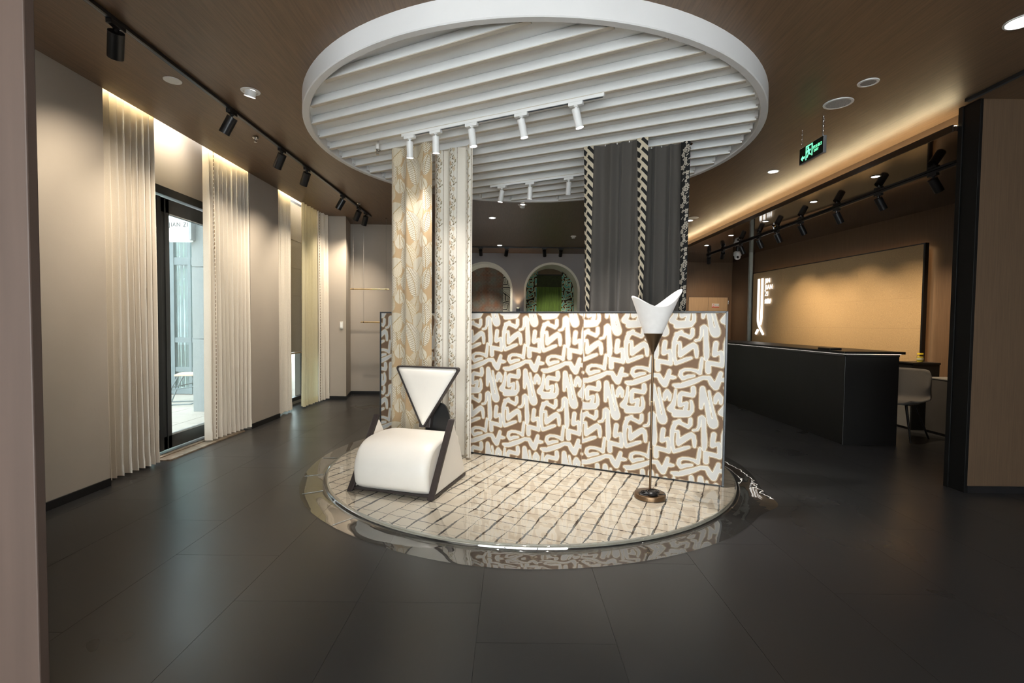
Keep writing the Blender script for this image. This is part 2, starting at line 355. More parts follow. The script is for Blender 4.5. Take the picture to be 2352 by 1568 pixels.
# enclosing walls behind the camera
wall('wall_east', MB().box(6.2, 6.4, -3.2, 3.94, 0, CZ), wood_panel)
wall('wall_front', MB().box(-3.6, -3.1, -3.3, -3.1, 0, 3.4).box(2.2, 6.4, -3.3, -3.1, 0, 3.4).box(-3.1, 2.2, -3.3, -3.1, 3.0, 3.4), wall_paint)
wf = thing('window_3', None, None); wf['kind'] = 'structure'
MB().box(-3.1, 2.2, -3.26, -3.2, 0, .06).box(-3.1, 2.2, -3.26, -3.2, 2.94, 3.0).box(-3.1, -3.04, -3.26, -3.2, 0, 3.0).box(2.14, 2.2, -3.26, -3.2, 0, 3.0).box(-1.37, -1.31, -3.26, -3.2, 0, 3.0).box(.42, .48, -3.26, -3.2, 0, 3.0).build('frame', black_frame, wf)
glass_m = clear_mat('window_glass', (.66, .715, .72), 1.5, .0, dirt=.05, bscale=9)
MB().box(-3.04, 2.14, -3.235, -3.225, .06, 2.94).build('pane', clear_mat('front_glass', (.95, .97, .97), 1.5, .0, dirt=.02), wf)
# wooden pillar close on the left
struct(MB().box(-2.6, -1.478, 1.485, 1.52, 0, CZ).build('wall_pillar', wood_pale, bevel=.004), 'pale wood pillar close on the left edge')

# ---- door_1: black aluminium glazed door in the first bay
d1 = thing('door_1', None, None, (-3.44, 4.45, 0)); d1['kind'] = 'structure'
bf = pm('aluminium_black', (.022, .024, .026), .32, ns=9, amt=.15, stretch=(1, 1, .2), spec=.6)
MB().box(-.06, .06, 0, .05, 0, 2.60).box(-.06, .06, 1.20, 1.25, 0, 2.60).box(-.06, .06, 0, 1.25, 2.52, 2.60).box(-.06, .07, 0, 1.25, -.004, .012).build('frame', bf, d1, bevel=.003)
lf = MB(); y0, y1 = .17, 1.18
lf.box(-.03, .035, y0, y0+.20, .03, 2.50).box(-.03, .035, y1-.10, y1, .03, 2.50).box(-.03, .035, y0, y1, 2.36, 2.50).box(-.03, .035, y0, y1, .03, .16)
lf.box(.035, .045, y0+.02, y0+.075, .03, 2.50).box(.035, .042, y0+.13, y0+.145, .03, 2.50)
leaf = lf.build('leaf', bf, d1, bevel=.003)
MB().box(-.005, .005, y0+.20, y1-.10, .16, 2.36).build('pane', glass_m, leaf)
MB().box(.036, .040, y0+.20, y1-.10, .16, .175).box(.036, .040, y0+.20, y1-.10, 2.35, 2.36).build('glazing_bead', pm('bead_grey', (.35, .37, .38), .3), leaf)
for zz in (.25, 1.08, 2.05):
    MB().box(.03, .055, y0-.022, y0, zz, zz+.14).cyl((.05, y0-.02, zz), (.05, y0-.02, zz+.14), .008, n=8).build('hinge', pm('steel_plate', (.5, .5, .5), .35, metal=.8), leaf)
struct(MB().box(-3.46, -3.16, 4.45, 5.70, -.003, .008).box(-3.33, -3.30, 4.45, 5.70, .008, .016).box(-3.20, -3.165, 4.45, 5.70, .008, .013).build('trim_5', pm('threshold_metal', (.30, .24, .18), .4, metal=.5, ns=12, amt=.3)), 'worn metal threshold of the glazed door')
# ---- window_1 in the second bay
w1 = thing('window_1', None, None, (-3.48, 6.8, .05)); w1['kind'] = 'structure'
MB().box(-.03, .04, 0, .05, 0, 3.15).box(-.03, .04, 1.20, 1.25, 0, 3.15).box(-.03, .04, 0, 1.25, 0, .06).box(-.03, .04, 0, 1.25, 3.09, 3.15).build('frame', bf, w1, bevel=.003)
MB().box(0, .01, .05, 1.20, .06, 3.09).build('pane', glass_m, w1)
# lit slots above the curtains
for k, (a, b_) in enumerate(((3.79, 5.83), (6.57, 8.13))):
    struct(MB().box(XL-.022, XL-.002, a, b_, 3.135, 3.15).build('light_strip', strip_warm), ['warm light strip in the curtain slot over the glazed door', 'warm light strip in the curtain slot over the window'][k])
# ================================================================== PRINTED PATTERNS
SQ=[[[-0.5214,-0.0097,0.0096],[-0.4919,-0.0022,0.0106],[-0.4774,0.03,0.0128],[-0.4746,0.0885,0.0149]],[[-0.4731,0.0938,0.0159],[-0.4588,0.102,0.0175],[-0.4453,0.0889,0.0175],[-0.4426,-0.0038,0.0185],[-0.437,-0.0832,0.0223],[-0.4362,-0.1309,0.0202],[-0.4383,-0.1586,0.0138]],[[-0.4676,-0.5488,0.0129],[-0.463,-0.5002,0.0193],[-0.4609,-0.4038,0.0203]],[[-0.4595,-0.393,0.0203],[-0.4412,-0.456,0.0176],[-0.4212,-0.5347,0.0187],[-0.4075,-0.619,0.0187],[-0.3961,-0.6607,0.0224]],[[-0.3791,-0.6646,0.0362],[-0.3737,-0.6721,0.0362]],[[-0.411,-0.4141,0.0106],[-0.3982,-0.4798,0.0117],[-0.3809,-0.5583,0.0127],[-0.3651,-0.6198,0.0149],[-0.3591,-0.6576,0.0212]],[[-0.3681,-0.0275,0.0189],[-0.3737,-0.0709,0.019],[-0.3766,-0.1174,0.019]],[[-0.3755,-0.1184,0.0179],[-0.3521,-0.1071,0.0158],[-0.3313,-0.0986,0.0147]],[[-0.3287,-0.0985,0.0147],[-0.321,-0.1481,0.0173],[-0.3216,-0.2033,0.0173]],[[-0.3216,-0.2007,0.0179],[-0.3557,-0.1941,0.0179],[-0.4139,-0.1858,0.018]],[[-0.4235,-0.1862,0.0202],[-0.4208,-0.2525,0.0212]],[[-0.5446,0.0786,0.015],[-0.5455,0.0369,0.016],[-0.5615,0.0163,0.0161]],[[-0.5615,0.0163,0.015],[-0.5956,0.0307,0.0151],[-0.6288,0.0436,0.0151],[-0.6676,0.0403,0.0162]],[[-0.2412,0.0575,0.0156],[-0.2665,0.0415,0.0172],[-0.2855,0.0099,0.0183],[-0.2951,-0.0321,0.0188],[-0.2978,-0.0845,0.0167],[-0.293,-0.1471,0.0147],[-0.2802,-0.198,0.0146]],[[-0.2802,-0.198,0.0157],[-0.2469,-0.1846,0.0156],[-0.1963,-0.1619,0.0156],[-0.1636,-0.1503,0.0114]],[[-0.2832,-0.0318,0.0115],[-0.2523,-0.0301,0.0114]],[[-0.2523,-0.0301,0.0125],[-0.2491,-0.0674,0.0146],[-0.2508,-0.1144,0.0156]],[[-0.2481,-0.1205,0.0167],[-0.2129,-0.0872,0.0187],[-0.1729,-0.0576,0.0186],[-0.148,-0.0441,0.0185]],[[-0.6344,-0.131,0.0173],[-0.5936,-0.0957,0.0194],[-0.5504,-0.0596,0.0193],[-0.5207,-0.0546,0.0171]],[[-0.519,-0.0561,0.0171],[-0.5119,-0.096,0.0171],[-0.5101,-0.1387,0.0128]],[[-0.469,-0.1507,0.0117],[-0.4735,-0.1961,0.0149],[-0.482,-0.2686,0.0139]],[[-0.482,-0.2686,0.016],[-0.5092,-0.2538,0.0139],[-0.5528,-0.245,0.0118],[-0.5966,-0.2469,0.0119],[-0.625,-0.2644,0.0141],[-0.6301,-0.2944,0.0163],[-0.612,-0.3179,0.0162]],[[-0.612,-0.3196,0.0152],[-0.5683,-0.3012,0.0151],[-0.5275,-0.2938,0.0107]],[[-0.2924,-0.3779,0.0116],[-0.2486,-0.3728,0.0125]],[[-0.6636,-0.3914,0.012],[-0.6331,-0.3858,0.013]],[[-0.6331,-0.3858,0.0152],[-0.6056,-0.3718,0.0217],[-0.5511,-0.3499,0.0215],[-0.5079,-0.3314,0.0188],[-0.4599,-0.3049,0.0149],[-0.4119,-0.3052,0.0175]],[[-0.4119,-0.3052,0.0175],[-0.3899,-0.3465,0.0223],[-0.3631,-0.3741,0.0254]],[[-0.3631,-0.3741,0.0254],[-0.3455,-0.3282,0.0222],[-0.3283,-0.2641,0.0158]],[[-0.3353,-0.3118,0.0179],[-0.3014,-0.3154,0.0158],[-0.2832,-0.3144,0.0105]],[[-0.5297,-0.3944,0.0183],[-0.5269,-0.4292,0.0204],[-0.5331,-0.4512,0.0194]],[[-0.533,-0.4539,0.0161],[-0.5714,-0.4482,0.0173],[-0.6156,-0.4429,0.0184],[-0.6292,-0.4573,0.0185]],[[-0.6308,-0.4574,0.0174],[-0.6313,-0.501,0.0174],[-0.6295,-0.539,0.0174]],[[-0.6278,-0.5416,0.0152],[-0.5976,-0.5269,0.0141],[-0.5757,-0.5188,0.0141]],[[-0.5768,-0.5189,0.0141],[-0.5807,-0.5517,0.0162],[-0.587,-0.5695,0.0173]],[[-0.5432,-0.5014,0.0119],[-0.5343,-0.5429,0.0146],[-0.5364,-0.5809,0.0151]],[[-0.5364,-0.5809,0.0151],[-0.5633,-0.6073,0.0227],[-0.6073,-0.6135,0.0228],[-0.6684,-0.6194,0.0219]],[[-0.2761,-0.419,0.0105],[-0.2816,-0.4877,0.0147],[-0.2922,-0.5358,0.02],[-0.3149,-0.5745,0.0253]],[[-0.3175,-0.5773,0.0222],[-0.2702,-0.6,0.0221],[-0.1881,-0.596,0.0209]],[[-0.3635,-0.4986,0.0138],[-0.3573,-0.4611,0.0201],[-0.3436,-0.4348,0.019]],[[-0.3436,-0.4348,0.019],[-0.3248,-0.459,0.019],[-0.3226,-0.4984,0.0137]]]
TU, TZ = .388, .727
def strokes_field(strokes, tu, tz, res=.004, grow=0.):
    nu, nz = int(round(tu/res)), int(round(tz/res))
    U, Z = np.meshgrid((np.arange(nu)+.5)*tu/nu, (np.arange(nz)+.5)*tz/nz)
    D = np.full(U.shape, 9.)
    for st in strokes:
        for (a, b_, r1), (c, d, r2) in zip(st[:-1], st[1:]):
            mu, mz = (a+c)/2, (b_+d)/2
            du, dz = U-mu, Z-mz
            du -= np.round(du/tu)*tu; dz -= np.round(dz/tz)*tz
            ex, ez = c-a, d-b_; l2 = ex*ex+ez*ez+1e-9
            t = np.clip((du*ex+dz*ez)/l2+.5, 0, 1)
            dd = np.hypot(du-(t-.5)*ex, dz-(t-.5)*ez)-(r1+(r2-r1)*t)-grow
            D = np.minimum(D, dd)
    return D
def sample(F, u, z, tu, tz):
    nz, nu = F.shape[:2]
    x = (np.mod(u/tu, 1)*nu-.5); y = (np.mod(z/tz, 1)*nz-.5)
    x0 = np.floor(x).astype(int); y0 = np.floor(y).astype(int); fx = x-x0; fy = y-y0
    if F.ndim == 3: fx = fx[..., None]; fy = fy[..., None]
    g = lambda i, j: F[np.mod(j, nz), np.mod(i, nu)]
    return (g(x0, y0)*(1-fx)+g(x0+1, y0)*fx)*(1-fy)+(g(x0, y0+1)*(1-fx)+g(x0+1, y0+1)*fx)*fy
FSQ = strokes_field(SQ, TU, TZ, grow=.0010)
body, edge, tan, brown = (.52, .51, .49), (.68, .65, .56), (.37, .275, .175), (.155, .092, .052)
squiggle_m = sdf_mat('squiggle_print', [(-9, body), (-.0052, edge), (-.0008, tan), (.0065, brown)], rough=.6)
squiggle_teal = sdf_mat('squiggle_teal', [(-9, (.10, .33, .28)), (-.006, (.62, .62, .42)), (.001, (.30, .20, .03)), (.006, (.012, .010, .008))], rough=.7)
linen_beige = (.74, .69, .60)

def curtain_points(A, B, z0, z1, nf, amp, du=.004, dz=.03, flare=0., phase=0., sharp=0., seed=0, hem=.0, h2=.14):
    """hanging cloth between plan points A and B, folded; returns points and cloth coordinates (s, z)"""
    A, B = np.array(A, float), np.array(B, float); L_ = np.linalg.norm(B-A); d = (B-A)/L_; n = np.array([d[1], -d[0]])
    nc = max(24, int((L_*1.35)/du)); nr = max(6, int((z1-z0)/dz))
    u = np.linspace(0, 1, nc); z = np.linspace(z0, z1, nr); rg = np.random.default_rng(seed)
    k = rg.uniform(-.35, .35, 6)
    ph = 2*pi*nf*u+phase+.5*np.sin(2*pi*u*1.3+k[0]*9)
    Zt = ((z-z0)/(z1-z0))[:, None]
    am = amp*(1+flare*(1-Zt))*(1+(.1 if h2 < .1 else .35)*np.sin(2*pi*u*2.3+k[1]*9)[None])
    o = np.sin(ph)[None]+h2*np.sin(2*ph+k[2]*6)[None]*(1-.5*Zt)+sharp*np.abs(np.sin(ph*.5))[None]
    wv = .012*np.sin(Zt*5+k[3]*8+u[None]*9)*(1-Zt)
    off = am*o
    side = .35*amp*np.cos(ph)[None]*(1-.3*Zt)
    P = np.zeros((nr, nc, 3))
    tt = u[None]*L_+side*np.sin(pi*u)[None]+wv*.4
    P[..., 0] = A[0]+d[0]*tt+n[0]*(off+wv*.3); P[..., 1] = A[1]+d[1]*tt+n[1]*(off+wv*.3)
    P[..., 2] = z[:, None]+np.zeros(nc)[None]
    if hem: P[0, :, 2] += hem*np.sin(ph*1.0)
    mid = P[nr//2]; s = np.concatenate([[0], np.cumsum(np.hypot(np.diff(mid[:, 0]), np.diff(mid[:, 1])))])
    return P, np.broadcast_to(s[None], (nr, nc)), P[..., 2]

# leaf print tile (colours), 0.36 x 0.52 m
def leaf_tile():
    tw, th = .36, .52; nx, nz = 180, 260
    X, Y = np.meshgrid((np.arange(nx)+.5)/nx*tw, (np.arange(nz)+.5)/nz*th)
    img = np.zeros((nz, nx, 3)); img[:] = (.50, .35, .20)
    img *= (1+.12*np.sin(X*900))[..., None]
    cream, cream2, tanl, vein, ochre = np.array((.72, .66, .53)), np.array((.64, .57, .44)), np.array((.56, .44, .28)), np.array((.22, .15, .09)), np.array((.50, .34, .14))
    sx, sy = tw/600., th/1240.
    def leaf(x0, y0, x1, y1, w, style, bend=0., lw=1., rw=1.):
        # base (x0,y0) -> tip in picture units, y down; w half width
        a = np.array((x0*sx, -y0*sy)); b_ = np.array((x1*sx, -y1*sy)); d = b_-a; Ln = np.hypot(*d); d /= Ln; n = np.array((d[1], -d[0]))
        cx, cy = (a+b_)/2; dx = X-cx; dy = Y-cy; dx -= np.round(dx/tw)*tw; dy -= np.round(dy/th)*th
        t = (dx*d[0]+dy*d[1])/Ln+.5; q = dx*n[0]+dy*n[1]; q = q-bend*Ln*np.sin(np.clip(t, 0, 1)*pi)
        W_ = w*sx*np.power(np.clip(np.sin(pi*np.clip(t, 0, 1)**.8), 0, 1), .7)
        lim = np.where(q > 0, W_*rw, W_*lw); ins = (t > 0) & (t < 1) & (np.abs(q) < lim)
        aq = np.abs(q); v = (t*Ln-aq*.75)
        base = cream if style in (0, 1, 4) else cream2 if style == 2 else tanl
        c = np.broadcast_to(base, img.shape).copy()
        if style in (0, 1):
            per = .0185; fr = np.mod(v/per, 1); k = (fr < (.32 if style == 0 else .40)); c[k & (aq > .004)] = vein if style == 0 else ochre*.8
            k2 = (fr > .86); c[k2] = cream*1.12
        if style == 1:
            k = q < 0; fr = np.mod(v/.007, 1); c[k] = cream2; c[k & (fr < .4)] = tanl*.8
        if style == 2:
            fr = np.mod(X/.005, 1); c[(fr < .4)] = cream2*.88
            k = q > 0; fr = np.mod(v/.012, 1); c[k] = cream; c[k & (fr < .3)] = ochre
        if style == 3:
            fr = np.mod((X+Y)/.008, 1); f2 = np.mod((X-Y)/.008, 1); c[(fr < .4)] = cream*.9; c[(f2 < .22)] = tanl*.75
        if style == 5:
            c[:] = (.60, .52, .39); fr = np.mod(v/.013, 1); c[fr < .3] = cream
        if style == 4:
            fr = np.mod(v/.010, 1); c[fr < .22] = tanl*.7
        c[(aq < .0032)] = ochre*.75
        c[(lim-aq < .0022)] = ochre*.9
        img[ins] = c[ins]
    leaf(960, 900, 900, 560, 120, 5)
    leaf(60, 420, 100, 60, 90, 5)
    leaf(240, 1600, 330, 1240, 120, 3)
    leaf(480, 1420, 470, 1080, 100, 4)
    leaf(430, 1010, 400, 720, 90, 1, .05)
    leaf(330, 1250, 400, 980, 70, 3)
    leaf(560, 1110, 650, 640, 105, 0, -.06, .8, 1)
    leaf(830, 600, 680, 80, 120, 1, .04)
    leaf(270, 735, 520, 420, 165, 2)
    leaf(600, 650, 560, 110, 95, 0, .03)
    leaf(890, 1280, 690, 590, 165, 0, .10, .75, 1)
    leaf(600, 1400, 500, 1150, 70, 4)
    return img
LT = leaf_tile()
# floral stripe, colours from cloth coordinates
def floral_stripe():
    tw, th = .245, .37; nx, nz = 123, 185*1
    X, Y = np.meshgrid((np.arange(nx)+.5)/nx*tw, (np.arange(nz)+.5)/nz*th)
    img = np.zeros((nz, nx, 3)); img[:] = (.74, .69, .60)
    dark, olive, tanf, pink = np.array((.13, .095, .06)), np.array((.26, .22, .13)), np.array((.50, .40, .27)), np.array((.46, .33, .22))
    for xb in (.012, .142):
        k = (np.abs(X-xb) < .0028) & (np.mod(Y/.0092, 1) < .6); img[k] = dark
        img[(np.abs(X-xb-.004) < .0012)] = dark*1.8
    img[(X > .016) & (X < .138)] = (.70, .665, .59)
    xs = .077+.030*np.sin(2*pi*Y/th*2)
    img[np.abs(X-xs) < .0023] = olive
    xs2 = .077-.026*np.sin(2*pi*Y/th*2+.7)
    img[np.abs(X-xs2) < .0015] = tanf*.8
    def blob(cx, cy, rx, ry, ang, c, ring=None):
        dx = X-cx; dy = Y-cy; dy -= np.round(dy/th)*th; ca, sa = cos(ang), sin(ang)
        p = (dx*ca+dy*sa)/rx; q = (-dx*sa+dy*ca)/ry; r = np.hypot(p, q); img[r < 1] = c
        if ring is not None: img[(r < .55)] = ring
    rg = np.random.default_rng(5)
    for i in range(14):
        y = (i+.5)/14*th; cx = .077+.030*sin(2*pi*y/th*2); sd = -1 if i % 2 else 1
        blob(cx+sd*.014, y+.004, .0135, .0062, sd*.7, olive if i % 3 else dark*1.4)
        blob(cx-sd*.022, y-.006, .011, .0055, -sd*.8, olive*.9)
    for i, (cx, cy, r, rc) in enumerate(((.05, .03, .018, None), (.10, .075, .014, 1), (.045, .125, .012, 1), (.098, .165, .019, 1), (.052, .215, .020, None), (.105, .262, .013, 1), (.046, .30, .014, 1), (.095, .345, .018, 1))):
        blob(cx, cy, r, r*1.15, .4, tanf*1.05 if i % 2 else pink*1.1, (np.array((.66, .58, .44)) if rc else None)); 
        if rc: blob(cx, cy, r*.3, r*.3, 0, pink)
    return img
FT = floral_stripe()

# ================================================================== LEFT SIDE CURTAINS
lin_w = cloth_mat('linen_white', (.73, .675, .59), .05, ws=420, amt=.10, bump=.3, fine=(1, 1, .8))
lin_c = cloth_mat('linen_cream', (.80, .745, .65), .14, ws=120, amt=.07, bump=.6)
sheer = cloth_mat('sheer_yellow', (.80, .74, .52), .50, ws=200, amt=.05, bump=.2, fine=(1, 1, .2))
shade_m = cloth_mat('roman_linen', (.42, .38, .33), .40, ws=150, amt=.12, bump=.3)
stitch = pm('stitch_brown', (.20, .135, .075), .8, ns=40, amt=.3)
def hang(name, label, A, B, z0, z1, nf, amp, m, trim_at=None, seed=0, flare=.3, hem=True, **kw):
    t = thing(name, label, 'curtain', (A[0], A[1], 0), group=None)
    P, s_, z_ = curtain_points((0, 0), (B[0]-A[0], B[1]-A[1]), z0, z1, nf, amp, seed=seed, flare=flare, **kw)
    grid_mesh('panel', P, m, t)
    if hem:   # stitched hem band at the foot
        Q = P[:3].copy(); nrm = np.zeros_like(Q); Q = np.stack([P[0], P[0]+(P[2]-P[0])*(.09/max(1e-6, (P[2, 0, 2]-P[0, 0, 2])))], 0)
        d = np.array(B)-np.array(A); d = d/np.linalg.norm(d); Q[..., 0] += d[1]*.004; Q[..., 1] -= d[0]*.004
        grid_mesh('hem', Q, m, t)
    if trim_at is not None:   # line of dark stitches down one edge
        k0, k1 = int((trim_at-.045)*(P.shape[1]-1)), int((trim_at+.06)*(P.shape[1]-1)); ci = max(2, k0)+int(np.argmax(P[P.shape[0]//2, max(2, k0):k1, 0])); d = np.array(B)-np.array(A); d = d/np.linalg.norm(d); nn = Vector((d[1], -d[0], 0))
        mb = MB(); z = z0+.02
        while z < z1-.03:
            fz = (z-z0)/(z1-z0)*(P.shape[0]-1); i0 = int(fz); fr = fz-i0; p = P[i0, ci]*(1-fr)+P[min(i0+1, P.shape[0]-1), ci]*fr
            for sd in (1,):
                c = Vector(p)+nn*.005*sd
                mb.obox(c-Vector((d[0], d[1], 0))*.006-nn*.001, Vector((d[0], d[1], 0))*.012, nn*.002, (0, 0, .030))
            z += .044
        st = mb.build('stitching', stitch, t, fix=False); st['kind'] = 'stuff'; st['label'] = 'brown stitched line down the edge'
    return t
hang('curtain', 'white linen curtain nearest on the left, beside the black glazed door', (-3.235, 3.79), (-3.205, 4.33),   .03, 3.30, 8.5, .044, lin_w, seed=1, h2=.04)
hang('curtain', 'white linen curtain with a brown stitched edge, right of the glazed door', (-3.245, 5.12), (-3.20, 5.84), .03, 3.30, 9.5, .042, lin_w, trim_at=.07, seed=2, h2=.04)
hang('curtain', 'textured cream curtain left of the grey blind on the left wall', (-3.23, 6.56), (-3.22, 7.05), .03, 3.25, 7, .030, lin_c, seed=3)
hang('curtain', 'pale yellow sheer curtain glowing right of the grey blind', (-3.14, 7.22), (-3.13, 7.78), .03, 3.25, 5, .028, sheer, seed=4)
hang('curtain', 'cream curtain with a brown stitched edge, farthest on the left wall', (-3.13, 7.76), (-3.10, 8.14), .03, 3.25, 5, .026, lin_c, trim_at=.05, seed=5)
# roman blind
t = thing('roman_blind', 'flat grey linen roman blind half lowered between the cream curtains', 'blind', (-3.415, 6.82, 0))
zs = [.83, 1.28, 1.72, 2.15, 2.58, 3.15]
for a, b_ in zip(zs[:-1], zs[1:]): MB().box(-.004, .004, 0, 1.21, a+.003, b_-.003).build('panel', shade_m, t, bevel=.002)
MB().box(-.008, .010, 0, 1.21, .805, .827).build('bottom_bar', pm('bar_tan', (.35, .26, .17), .6), t, bevel=.003)
for q in zs[1:-1]: MB().box(-.006, .008, 0, 1.21, q-.004, q+.004).build('rod_pocket', shade_m, t)

# ================================================================== THE CEILING CIRCLE
ring = struct(MB().lathe([(RO, CZ+.01), (RO, 2.948), (RO-.006, 2.942), (RO-.049, 2.942), (RO-.055, 2.948), (RO-.055, CZ+.01)], 128, (CX, CY, 0)).build('trim_6', pm('ring_paint', (.72, .71, .70), .55, ns=2, amt=.03), smooth=True, fix=False), 'broad white ring framing the round slatted ceiling recess')
n = 96; struct(MB().prism([(CX+(RO-.05)*cos(2*pi*i/n), CY+(RO-.05)*sin(2*pi*i/n), 3.014) for i in range(n)], (0, 0, .061)).build('ceiling_disc', white_lifted), 'white disc of ceiling inside the ring, above the slats')
BA = radians(-26.1); bd = Vector((cos(BA), sin(BA), 0)); bn = Vector((-sin(BA), cos(BA), 0))
c0 = Vector((CX, CY, 0)).dot(bn); ca = Vector((CX, CY, 0)).dot(bd)
slats = thing('slatted_ceiling', 'parallel white slats spanning the round white ceiling recess', 'ceiling slats', (0, 0, 0)); slats['kind'] = 'structure'
BK = lambda k: 2.459+.241*k
def beam_pt(k, x): return (BK(k)-bn.x*x)/bn.y
NB = []
for k in range(0, 17):
    off = BK(k)-c0; R_ = RO-.058
    if abs(off) >= R_-.02: continue
    h = math.sqrt(R_*R_-off*off)-.012
    o = bn*BK(k)+bd*(ca-h)
    MB().obox(o-bn*.016+Vector((0, 0, 2.955)), bd*2*h, bn*.032, (0, 0, .058)).build('slat', pm('slat_toned_down', (.77, .78, .775), .6, ns=3, amt=.02), slats, bevel=.002, seg=1)  # slat colour toned down so the lit sides level with the shaded disc
    b2 = MB()
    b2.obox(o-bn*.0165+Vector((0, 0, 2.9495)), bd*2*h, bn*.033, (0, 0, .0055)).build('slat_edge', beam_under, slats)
    for e_ in (0, 1):
        pp = o+bd*(2*h*e_-.012+.0*e_)
        MB().obox(pp-bn*.05+Vector((0, 0, 2.965)), bd*.024, bn*.034, (0, 0, .048)).build('bracket', white_metal, slats)
# ================================================================== SPOTS ON TRACKS
def spot_light(parent, loc, target, power, color, size=radians(44), blend=.8, rad=.03):
    l = bpy.data.lights.new('lamp', 'SPOT'); l.energy = power; l.color = color; l.spot_size = size; l.spot_blend = blend; l.shadow_soft_size = rad
    o = bpy.data.objects.new('lamp', l); COL.objects.link(o); o.parent = parent; o.location = loc
    d = (Vector(target)-Vector(loc)).normalized(); o.rotation_euler = d.to_track_quat('-Z', 'Y').to_euler(); return o
def track_head(label, group, loc, aim, m, L_=.135, R_=.032, zt=0, along=(0, 1, 0), power=0, color=(1, 1, 1), size=radians(44), glow=True, drop=.035, blend=.8, name='track_spotlight'):
    """loc: point on the underside of the track; aim: world point the head looks at"""
    t = thing(name, label, 'spotlight', loc, group=group)
    al = Vector(along).normalized(); sd = Vector((-al.y, al.x, 0)); aimv = (Vector(aim)-Vector(loc)).normalized()
    MB().obox(-al*.055-sd*.018+Vector((0, 0, -.026)), al*.11, sd*.036, (0, 0, .026)).build('adapter', m, t, bevel=.003)
    MB().cyl((0, 0, -.026), (0, 0, -.026-drop), .009, n=10).cyl((0, 0, -.024), (0, 0, -.034), .016, n=14).build('stem', m, t)
    piv = Vector((0, 0, -.026-drop)); hd = aimv
    top = piv-hd*.012; end = top+hd*L_
    h = MB().cyl(top, end, R_, n=28, caps=False).build('housing', m, t, smooth=True)
    MB().cyl(top+hd*.001, top+hd*.003, R_-.001, n=28).build('cap', m, h)
    MB().cyl(end-hd*.016, end-hd*.013, R_-.002, n=28).build('lens', lens_glow if glow else m, h)
    if power: spot_light(t, tuple(end+hd*.003), tuple(end+hd), power, color, size, blend, .024)
    return t
def track(name, label, p0, p1, m, w=.034, h=.024, slot=None, joints=()):
    t = thing(name, label, 'lighting track', p0)
    d = Vector(p1)-Vector(p0); n_ = Vector((-d.y, d.x, 0)).normalized()
    MB().obox(-n_*w/2, d, n_*w, (0, 0, h)).build('rail', m, t, bevel=.002)
    if slot: MB().obox(-n_*w*.22+Vector((0, 0, -.001)), d, n_*w*.44, (0, 0, .0025)).build('slot', slot, t)
    e = d.normalized()
    MB().obox(-n_*w/2-e*.012, e*.012, n_*w, (0, 0, h)).build('end_cap', m, t); MB().obox(d-n_*w/2, e*.012, n_*w, (0, 0, h)).build('end_cap', m, t)
    return t
slot_b = pm('track_slot', (.03, .05, .08), .3, ns=5, amt=.1)
XT = -2.36; ZT = CZ-.026
track('lighting_track', 'long black lighting track along the left side of the brown ceiling', (XT, 1.2, ZT), (XT, 8.05, ZT), black_metal, slot=slot_b)
ords = ['nearest', 'second', 'third', 'fourth', 'fifth', 'sixth', 'farthest']
for i, (y, tx, ty, tz) in enumerate(((2.92, -3.2, 3.85, 1.75), (4.10, -3.2, 4.15, 1.6), (4.98, -3.2, 5.45, 1.7), (5.58, XL, 6.2, 1.6), (6.75, -3.2, 6.85, 1.7), (7.45, -3.1, 8.0, 1.8), (7.80, -2.95, 8.45, 1.6))):
    track_head('black track spotlight, %s from the camera of the seven on the left ceiling track' % ords[i], 'black spotlights on the left track', (XT, y, ZT), (tx, ty, tz), black_metal, L_=.15, R_=.042, power=P_LEFT, color=COL_LEFT, size=radians(88), glow=True, blend=1.)
track('lighting_track', 'black lighting track on the ceiling before the two arches', (-1.5, 11.15, ZT), (2.9, 11.15, ZT), black_metal)
for i, (x, aim) in enumerate(((-.74, (-.7, 12.6, 1.5)), (-.14, (-.5, 12.6, 1.2)), (.72, (.985, 12.6, 1.2)), (1.10, (1.05, 12.6, 1.5)))):
    track_head('black track spotlight before the far arches, %s from the left' % ['first', 'second', 'third', 'fourth'][i], 'black spotlights before the arches', (x, 11.15, ZT), aim, black_metal, L_=.15, R_=.042, along=(1, 0, 0), power=P_FAR, color=(1, .92, .8), size=radians(46))
# white tracks under the slats
ZB = 2.948-.022
for k, xa, xb, lab, heads in ((4, -.965, .63, 'longer white lighting track under the slats, in front of the curtains', [(-.905, (-.93, 4.55, 1.25)), (-.66, (-.66, 4.45, .9)), (-.345, (.0, 4.10, .5)), (.055, (.60, 4.0, .35)), (.45, (1.15, 3.80, .3))]),
                              (11, -.26, 1.35, 'shorter white lighting track under the slats, behind the curtains', [(-.135, (-.6, 6.0, .3)), (.19, (.1, 6.3, 0)), (.61, (.55, 6.4, 0.2))])):
    y = lambda x: beam_pt(k, x)
    track('lighting_track', lab, (xa, y(xa), ZB), (xb, y(xb), ZB), white_metal, slot=slot_b)
    for i, (x, aim) in enumerate(heads):
        nm = ['first', 'second', 'third', 'fourth', 'fifth'][i]
        track_head('white track spotlight, %s from the left on the %s white track' % (nm, 'front' if k == 4 else 'rear'), 'white spotlights under the slats', (x, y(x), ZB), aim, white_metal, L_=.135, R_=.029, along=tuple(bd), power=P_WHITE*([.22, .26, .9, 1, 1][i] if k == 4 else .35), color=COL_WHITE, size=radians(78 if k == 4 else 60), blend=1.)
